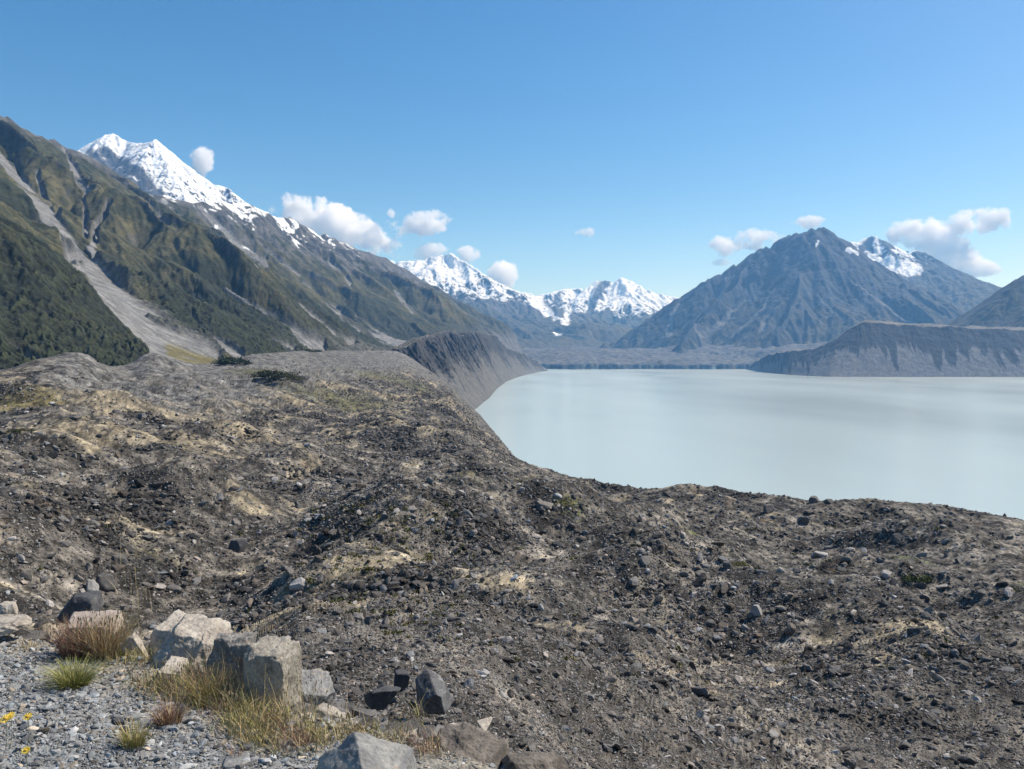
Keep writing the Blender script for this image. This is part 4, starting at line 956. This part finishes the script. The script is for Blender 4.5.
x, y = at(169, 724); tuft_mesh('grass_tuft', 'small reddish tuft in the middle of the gravel', 'grass tuft', x, y, 420, 0.14, 0.10, RED + DRY[:1], 4, 0.3, footprint=0.06)
x, y = at(134, 746); tuft_mesh('grass_tuft', 'small olive brown tuft nearest the bottom edge', 'grass tuft', x, y, 380, 0.13, 0.08, DRY[:2] + GREEN[:2], 5, 0.3, footprint=0.05)
x, y = at(208, 703); tuft_mesh('grass_tuft', 'tuft of mixed red and green blades at the left end of the grass strip', 'grass tuft', x, y, 800, 0.20, 0.16, GREEN + RED, 6, 0.4, footprint=0.09, heads=0.1)
x, y = at(236, 758); tuft_mesh('grass_tuft', 'thin reddish sprig at the bottom of the gravel slope', 'grass tuft', x, y, 60, 0.08, 0.05, RED, 7, 0.2, footprint=0.03)
x, y = at(30, 648); tuft_mesh('grass_tuft', 'sparse dry sprig on the upper left gravel', 'grass tuft', x, y, 40, 0.08, 0.06, DRY, 8, 0.2, footprint=0.05)
strip = []
rs = np.random.default_rng(8)
for (a, b, w) in [(150, 690, 6), (175, 695, 10), (200, 705, 10), (222, 712, 12), (245, 722, 14), (265, 730, 14), (285, 738, 14), (305, 742, 12), (325, 738, 7), (345, 733, 6), (380, 738, 5), (405, 743, 6), (425, 750, 6), (240, 735, 8), (262, 745, 8), (290, 750, 6), (190, 680, 5), (130, 660, 6), (150, 665, 5)]:
    for q in range(max(3, w)):
        strip.append(at(a + rs.normal() * w, b + rs.normal() * w * 0.45))
tuft_mesh('grass', 'strip of dry green and straw grass along the edge of the gravel below the boulders', 'grass', 0, 0, 7000, 0.105, 0.10, MIX, 9, 0.4, heads=0.12, kind='stuff', footprint=0.05, pts=strip, width=0.0035)
strip2 = [at(a + rs.normal() * 8, b + rs.normal() * 3) for (a, b) in [(100, 622), (120, 640), (130, 650), (112, 628), (200, 690), (220, 700), (240, 706), (262, 712), (285, 716), (310, 716)] for q in range(6)]
tuft_mesh('grass', 'sparse tall straw stalks standing before the pale boulders', 'grass', 0, 0, 900, 0.26, 0.12, DRY, 10, 0.3, heads=0.6, kind='stuff', footprint=0.06, pts=strip2, width=0.003)

def flat_mat(name, col, rough=0.7):
    m = bpy.data.materials.new(name); m.use_nodes = True; N = m.node_tree.nodes; L = m.node_tree.links; b = N['Principled BSDF']; b.inputs['Roughness'].default_value = rough
    n = N.new('ShaderNodeTexNoise'); n.inputs['Scale'].default_value = 60; cr = N.new('ShaderNodeValToRGB')
    cr.color_ramp.elements[0].color = (*[c * 0.75 for c in col], 1); cr.color_ramp.elements[1].color = (*col, 1); L.new(n.outputs[0], cr.inputs[0]); L.new(cr.outputs[0], b.inputs['Base Color'])
    return m
M_YEL = flat_mat('yellow_petal', (0.80, 0.58, 0.02)); M_STEM = flat_mat('flower_stem', (0.10, 0.13, 0.04)); M_EYE = flat_mat('flower_eye', (0.55, 0.33, 0.02))
def flower(px, py, rad, label, seed):
    r = np.random.default_rng(seed); D = (CZ - GZ) * FPX / (py + 34 - HY); x = (px - CX) / FPX * D; z0 = float(knoll_z(np.array([x]), np.array([D]))[0])
    zt = CZ - (py - HY) / FPX * D
    root = bpy.data.objects.new('flower', None); COL.objects.link(root); root.location = (x, D, z0); tag(root, label, 'flower', None)
    V = []; Fq = []
    for s in range(7):
        t = s / 6; cx, cy, cz = 0.012 * math.sin(t * 3), 0.01 * t, (zt - z0) * t - 0.01 * (1 - t)
        for k in range(4): V.append((cx + 0.0016 * math.cos(k * 1.571), cy + 0.0016 * math.sin(k * 1.571), cz))
    for s in range(6):
        for k in range(4): a = 4 * s + k; b = 4 * s + (k + 1) % 4; Fq.append((a, b, b + 4, a + 4))
    st = raw_mesh('stem', np.array(V), np.array(Fq), 4, None, True, M_STEM); st.parent = root
    V = []; Fq = []; hx, hy, hz = V0 = (0.012 * math.sin(3), 0.01, zt - z0)
    for k in range(16):
        a = k * 6.2832 / 16; a1 = 0.16; l = rad * r.uniform(0.85, 1.05)
        def pt(d, aa, up): return (hx + math.cos(aa) * d, hy + math.sin(aa) * d * 0.85 - up * 0.2, hz + up + math.sin(aa) * d * 0.5)
        b = len(V); V += [pt(rad * .15, a - .1, .001), pt(l * .7, a - a1, .005), pt(l, a, .003), pt(l * .7, a + a1, .005)]; Fq.append((b, b + 1, b + 2, b + 3))
    pe = raw_mesh('petals', np.array(V), np.array(Fq), 4, None, False, M_YEL); pe.parent = root
    ey = raw_mesh('flower_eye', I2 * np.array([rad * .35, rad * .35, rad * .22]) + np.array([hx, hy, hz + 0.004]), F2, 3, None, True, M_EYE); ey.parent = root
flower(4, 720, 0.030, 'yellow flower at the far left edge, lowest of the upper three', 1); flower(9, 717, 0.026, 'yellow flower in the middle of the upper three', 2)
flower(26, 718, 0.026, 'yellow flower set apart to the right of the upper three', 3); flower(24, 752, 0.022, 'lowest yellow flower by the bottom left corner', 4)

# ------------------------------------------------------------------ shrubs on the moraine
M_SHRUB = ground_mat('shrub_leaves', [0.6], 0.3, 0.0, rough=0.7)
M_TWIG = flat_mat('shrub_stem', (0.08, 0.06, 0.04), 0.9)
def shrub(px, py, wpx, hpx, label, col, seed, n=2600, name='shrub'):
    x, y, z = field_at(px, py); r = np.random.default_rng(seed); W = wpx / FPX * y / 2; Hh = hpx / FPX * y
    root = bpy.data.objects.new(name, None); COL.objects.link(root); root.location = (x, y, z); tag(root, label, 'shrub', None)
    nc = 26; cen = np.stack([r.uniform(-1, 1, nc), r.uniform(-1, 1, nc), r.uniform(0.05, 0.75, nc)], 1)
    cen[:, 2] *= 1.0 - 0.6 * np.hypot(cen[:, 0], cen[:, 1]).clip(0, 1)
    k = r.integers(0, nc, n); p = cen[k] + r.normal(size=(n, 3)) * np.array([0.16, 0.16, 0.14]); p[:, 2] = np.abs(p[:, 2])
    p = p * np.array([W, W * 0.8, Hh])
    s = 0.05 * W * r.uniform(0.6, 1.4, n); a = r.normal(size=(n, 3)); a /= np.linalg.norm(a, axis=1)[:, None]; b = np.cross(a, r.normal(size=(n, 3))); b /= np.linalg.norm(b, axis=1)[:, None]
    V = np.stack([p - a * s[:, None], p + b * s[:, None] * .6, p + a * s[:, None], p - b * s[:, None] * .6], 1).reshape(-1, 3)
    # follow the sloping ground
    V[:, 2] += 0
    C = np.repeat(np.array(col)[None] * r.uniform(0.6, 1.5, (n, 1)), 4, 0)
    o = raw_mesh('foliage', V, np.arange(4 * n).reshape(n, 4), 4, C, False, M_SHRUB); o.parent = root
    V = []; Fq = []
    for q in range(9):
        e = cen[q] * np.array([W, W * .8, Hh]); b = len(V); t = 0.012 * W
        V += [(-t, 0, -0.3), (t, 0, -0.3), (0, t, -0.3), (e[0], e[1], e[2])]; Fq += [(b, b + 1, b + 3), (b + 1, b + 2, b + 3), (b + 2, b, b + 3)]
    o = raw_mesh('stem', np.array(V), np.array(Fq), 3, None, False, M_TWIG); o.parent = root
shrub(230, 364, 30, 9, 'dark green shrub clump on the skyline of the grey moraine ridge', (0.03, 0.042, 0.018), 1, 3200)
shrub(272, 380, 34, 9, 'low dark shrub patch on the flat behind the grey ridge', (0.05, 0.055, 0.022), 2, 3000)
shrub(292, 381, 24, 6, 'small olive shrub right of the low dark patch', (0.07, 0.065, 0.025), 3, 1600)
shrub(915, 581, 26, 8, 'bright green mat of shrub on the right moraine slope', (0.07, 0.09, 0.02), 4, 2600)
shrub(738, 566, 16, 6, 'yellow green shrub at the side of the grassy hollow', (0.12, 0.11, 0.03), 5, 1500)
shrub(1016, 591, 14, 5, 'small green shrub near the right edge of the moraine', (0.07, 0.085, 0.02), 6, 1200)
shrub(312, 352, 16, 5, 'tiny dark shrub on the far left crest', (0.035, 0.045, 0.02), 7, 1200)
shrub(20, 432, 20, 6, 'olive shrub on the upper left sand slope', (0.06, 0.06, 0.025), 8, 1400)
# scattered small cushion plants
def cushions():
    r = np.random.default_rng(77); V = []; C = []; spots = []
    for q in range(330):
        a, b = r.uniform(300, 470), r.uniform(500, 640)
        if q > 210: a, b = r.uniform(40, 1010), r.uniform(520, 760)
        j = int((a + 120) / 0.85); col = HY - (FZ[:, j] - CZ) * FPX / FY[:, j]; i = int(np.argmax((np.minimum.accumulate(col) <= b) & (KK > 1.2)))
        s = r.uniform(1.0, 2.4) / FPX * FY[i, j]; n = 26
        p = np.array([FX[i, j], FY[i, j], FZ[i, j]]) + r.normal(size=(n, 3)) * s * np.array([1, 1, 0.3]) + np.array([0, 0, s * 0.4])
        A = r.normal(size=(n, 3)); A /= np.linalg.norm(A, axis=1)[:, None]; B = np.cross(A, r.normal(size=(n, 3))); B /= np.linalg.norm(B, axis=1)[:, None]
        V.append(np.stack([p - A * s * .6, p + B * s * .45, p + A * s * .6, p - B * s * .45], 1).reshape(-1, 3))
        C.append(np.repeat(np.array([(0.075, 0.08, 0.025), (0.12, 0.11, 0.035)][q % 2])[None] * r.uniform(0.7, 1.3, (n, 1)), 4, 0))
    V = np.concatenate(V); o = raw_mesh('cushion_vegetation', V, np.arange(len(V)).reshape(-1, 4), 4, np.concatenate(C), False, M_SHRUB)
    tag(o, 'tiny green and olive cushion plants dotted over the moraine', 'vegetation', None, 'stuff')
cushions()

# ------------------------------------------------------------------ clouds
def cloud_mat():
    m = bpy.data.materials.new('cloud_vapour'); m.use_nodes = True; nt = m.node_tree; N = nt.nodes; L = nt.links
    for n in list(N):
        if n.type != 'OUTPUT_MATERIAL': N.remove(n)
    out = [n for n in N if n.type == 'OUTPUT_MATERIAL'][0]
    v = N.new('ShaderNodeVolumePrincipled'); v.inputs['Color'].default_value = (1, 1, 1, 1); v.inputs['Anisotropy'].default_value = 0.0
    tc = N.new('ShaderNodeTexCoord')
    ln = N.new('ShaderNodeVectorMath'); ln.operation = 'LENGTH'; L.new(tc.outputs['Object'], ln.inputs[0])     # unit ball space: 0 centre, 1 rim
    geo = N.new('ShaderNodeNewGeometry')
    n1 = N.new('ShaderNodeTexNoise'); n1.inputs['Scale'].default_value = 1 / 520.0; n1.inputs['Detail'].default_value = 7; n1.inputs['Roughness'].default_value = 0.68; L.new(geo.outputs['Position'], n1.inputs['Vector'])
    a = N.new('ShaderNodeMath'); a.operation = 'MULTIPLY_ADD'; a.inputs[1].default_value = 14.0; a.inputs[2].default_value = -5.5; L.new(n1.outputs[0], a.inputs[0])
    s = N.new('ShaderNodeMath'); s.operation = 'SUBTRACT'; L.new(a.outputs[0], s.inputs[0])
    p = N.new('ShaderNodeMath'); p.operation = 'POWER'; p.inputs[1].default_value = 3.0; L.new(ln.outputs['Value'], p.inputs[0])
    p2 = N.new('ShaderNodeMath'); p2.operation = 'MULTIPLY'; p2.inputs[1].default_value = 5.5; L.new(p.outputs[0], p2.inputs[0]); L.new(p2.outputs[0], s.inputs[1])
    mr = N.new('ShaderNodeMapRange'); mr.inputs[1].default_value = 0.0; mr.inputs[2].default_value = 0.8; mr.inputs[3].default_value = 0; mr.inputs[4].default_value = 0.0068
    L.new(s.outputs[0], mr.inputs[0]); L.new(mr.outputs[0], v.inputs['Density'])
    L.new(v.outputs[0], out.inputs['Volume'])
    m.cycles.volume_step_rate = 0.4
    return m
M_CLOUD = cloud_mat()
CD = 20000.0
bi, bf = ico(3)
cmesh = raw_mesh('cloud', bi * 1.02, bf, 3, None, True, M_CLOUD, link=False)
cme = cmesh.data; bpy.data.objects.remove(cmesh)
def cloud(px, py, w, h, rot, label, D=CD):
    o = bpy.data.objects.new('cloud', cme); COL.objects.link(o); o.location = P(px, py, D)
    w *= 1.22; h *= 1.22
    o.scale = (w / 2 / FPX * D, h / 2 / FPX * D * 0.95, h / 2 / FPX * D); o.rotation_euler = (0, rot, 0)
    return tag(o, label, 'cloud', None)
cloud(205, 160, 30, 36, 0.0, 'small ragged cloud to the right of the high snow peak')
cloud(338, 228, 138, 52, 0.38, 'largest long white cloud resting on the left ridge')
cloud(418, 224, 74, 30, -0.12, 'elongated cloud above the right end of the largest cloud')
cloud(394, 213, 20, 14, 0.2, 'tiny cloud left of the elongated cloud')
cloud(430, 252, 46, 20, -0.3, 'thin wisp just above the snowy range')
cloud(470, 255, 32, 27, 0.3, 'small puffy cloud above the snowy range')
cloud(502, 276, 34, 40, 0.4, 'small cloud touching the right end of the snowy range')
cloud(583, 232, 30, 15, -0.15, 'lone tiny cloud in the middle of the sky')
cloud(742, 242, 96, 28, -0.12, 'long flat cloud left of the dark mountain')
cloud(720, 263, 30, 9, 0.0, 'thin streak of cloud below the long flat cloud')
cloud(807, 222, 40, 18, -0.1, 'small faint cloud above the top of the dark mountain')
cloud(925, 232, 96, 38, -0.08, 'broad bright cloud above the snow patched peak')
cloud(975, 222, 86, 34, -0.1, 'upper right cloud trailing away to the right')
cloud(945, 252, 80, 40, 0.2, 'lower cloud resting behind the snow patched peak')
cloud(968, 268, 74, 24, 0.05, 'lowest right cloud close above the falling ridge')

# ------------------------------------------------------------------ air
def haze():
    x0, x1, y0, y1, z0, z1 = -13800, 13800, -2200, 17600, -41.0, 2330
    v = np.array([(x, y, z) for z in (z0, z1) for y in (y0, y1) for x in (x0, x1)], float)
    f = np.array([(0, 2, 3, 1), (4, 5, 7, 6), (0, 1, 5, 4), (2, 6, 7, 3), (0, 4, 6, 2), (1, 3, 7, 5)])
    m = bpy.data.materials.new('haze'); m.use_nodes = True; N = m.node_tree.nodes; L = m.node_tree.links
    for n in list(N):
        if n.type != 'OUTPUT_MATERIAL': N.remove(n)
    out = [n for n in N if n.type == 'OUTPUT_MATERIAL'][0]
    p = N.new('ShaderNodeVolumePrincipled'); p.inputs['Color'].default_value = (0.22, 0.52, 1.0, 1); p.inputs['Absorption Color'].default_value = (1, 1, 1, 1); p.inputs['Density'].default_value = 4.6e-5; p.inputs['Anisotropy'].default_value = 0.1
    L.new(p.outputs[0], out.inputs['Volume'])
    o = raw_mesh('haze', v, f, 4, None, False, m); tag(o, 'thin blue air haze filling the valley', 'haze', None, 'stuff')
haze()

# ------------------------------------------------------------------ light, sky, camera
SUN_EL, SUN_AZ = math.radians(48), math.radians(62)          # azimuth clockwise from the view direction (+Y)
sd_ = (math.sin(SUN_AZ) * math.cos(SUN_EL), math.cos(SUN_AZ) * math.cos(SUN_EL), math.sin(SUN_EL))
sun = bpy.data.lights.new('sun', 'SUN'); sun.energy = 5.0; sun.angle = math.radians(0.5); sun.color = (1.0, 0.95, 0.88)
so = bpy.data.objects.new('sun', sun); COL.objects.link(so)
from mathutils import Vector
so.rotation_euler = Vector(sd_).to_track_quat('Z', 'Y').to_euler()
w = bpy.data.worlds.new('World'); scene.world = w; w.use_nodes = True
N = w.node_tree.nodes; L = w.node_tree.links; bg = N['Background']
sky = N.new('ShaderNodeTexSky'); sky.sky_type = 'NISHITA'; sky.sun_disc = False; sky.sun_elevation = SUN_EL; sky.sun_rotation = SUN_AZ
sky.altitude = 900; sky.air_density = 1.0; sky.dust_density = 1.0; sky.ozone_density = 1.6
hs = N.new('ShaderNodeHueSaturation'); hs.inputs['Saturation'].default_value = 1.38; L.new(sky.outputs[0], hs.inputs['Color'])
L.new(hs.outputs[0], bg.inputs['Color']); bg.inputs['Strength'].default_value = 0.096

cam = bpy.data.cameras.new('camera'); co = bpy.data.objects.new('camera', cam); COL.objects.link(co)
cam.sensor_width = 36; cam.lens = FPX / 1024 * 36; cam.shift_y = (HY - 384.5) / 1024
cam.clip_start = 0.2; cam.clip_end = 60000
co.location = (0, 0, CZ); co.rotation_euler = (math.radians(90), 0, 0)
scene.camera = co
scene.view_settings.view_transform = 'Standard'; scene.view_settings.look = 'None'; scene.view_settings.exposure = 0.43; scene.view_settings.gamma = 1.0
scene.view_settings.use_curve_mapping = False
c = scene.cycles if hasattr(scene, 'cycles') else None
scene.render.engine = 'CYCLES'
c = scene.cycles
c.use_denoising = True; c.max_bounces = 22; c.diffuse_bounces = 2; c.glossy_bounces = 2; c.volume_bounces = 20; c.transparent_max_bounces = 4
c.volume_max_steps = 96; c.volume_step_rate = 1.0
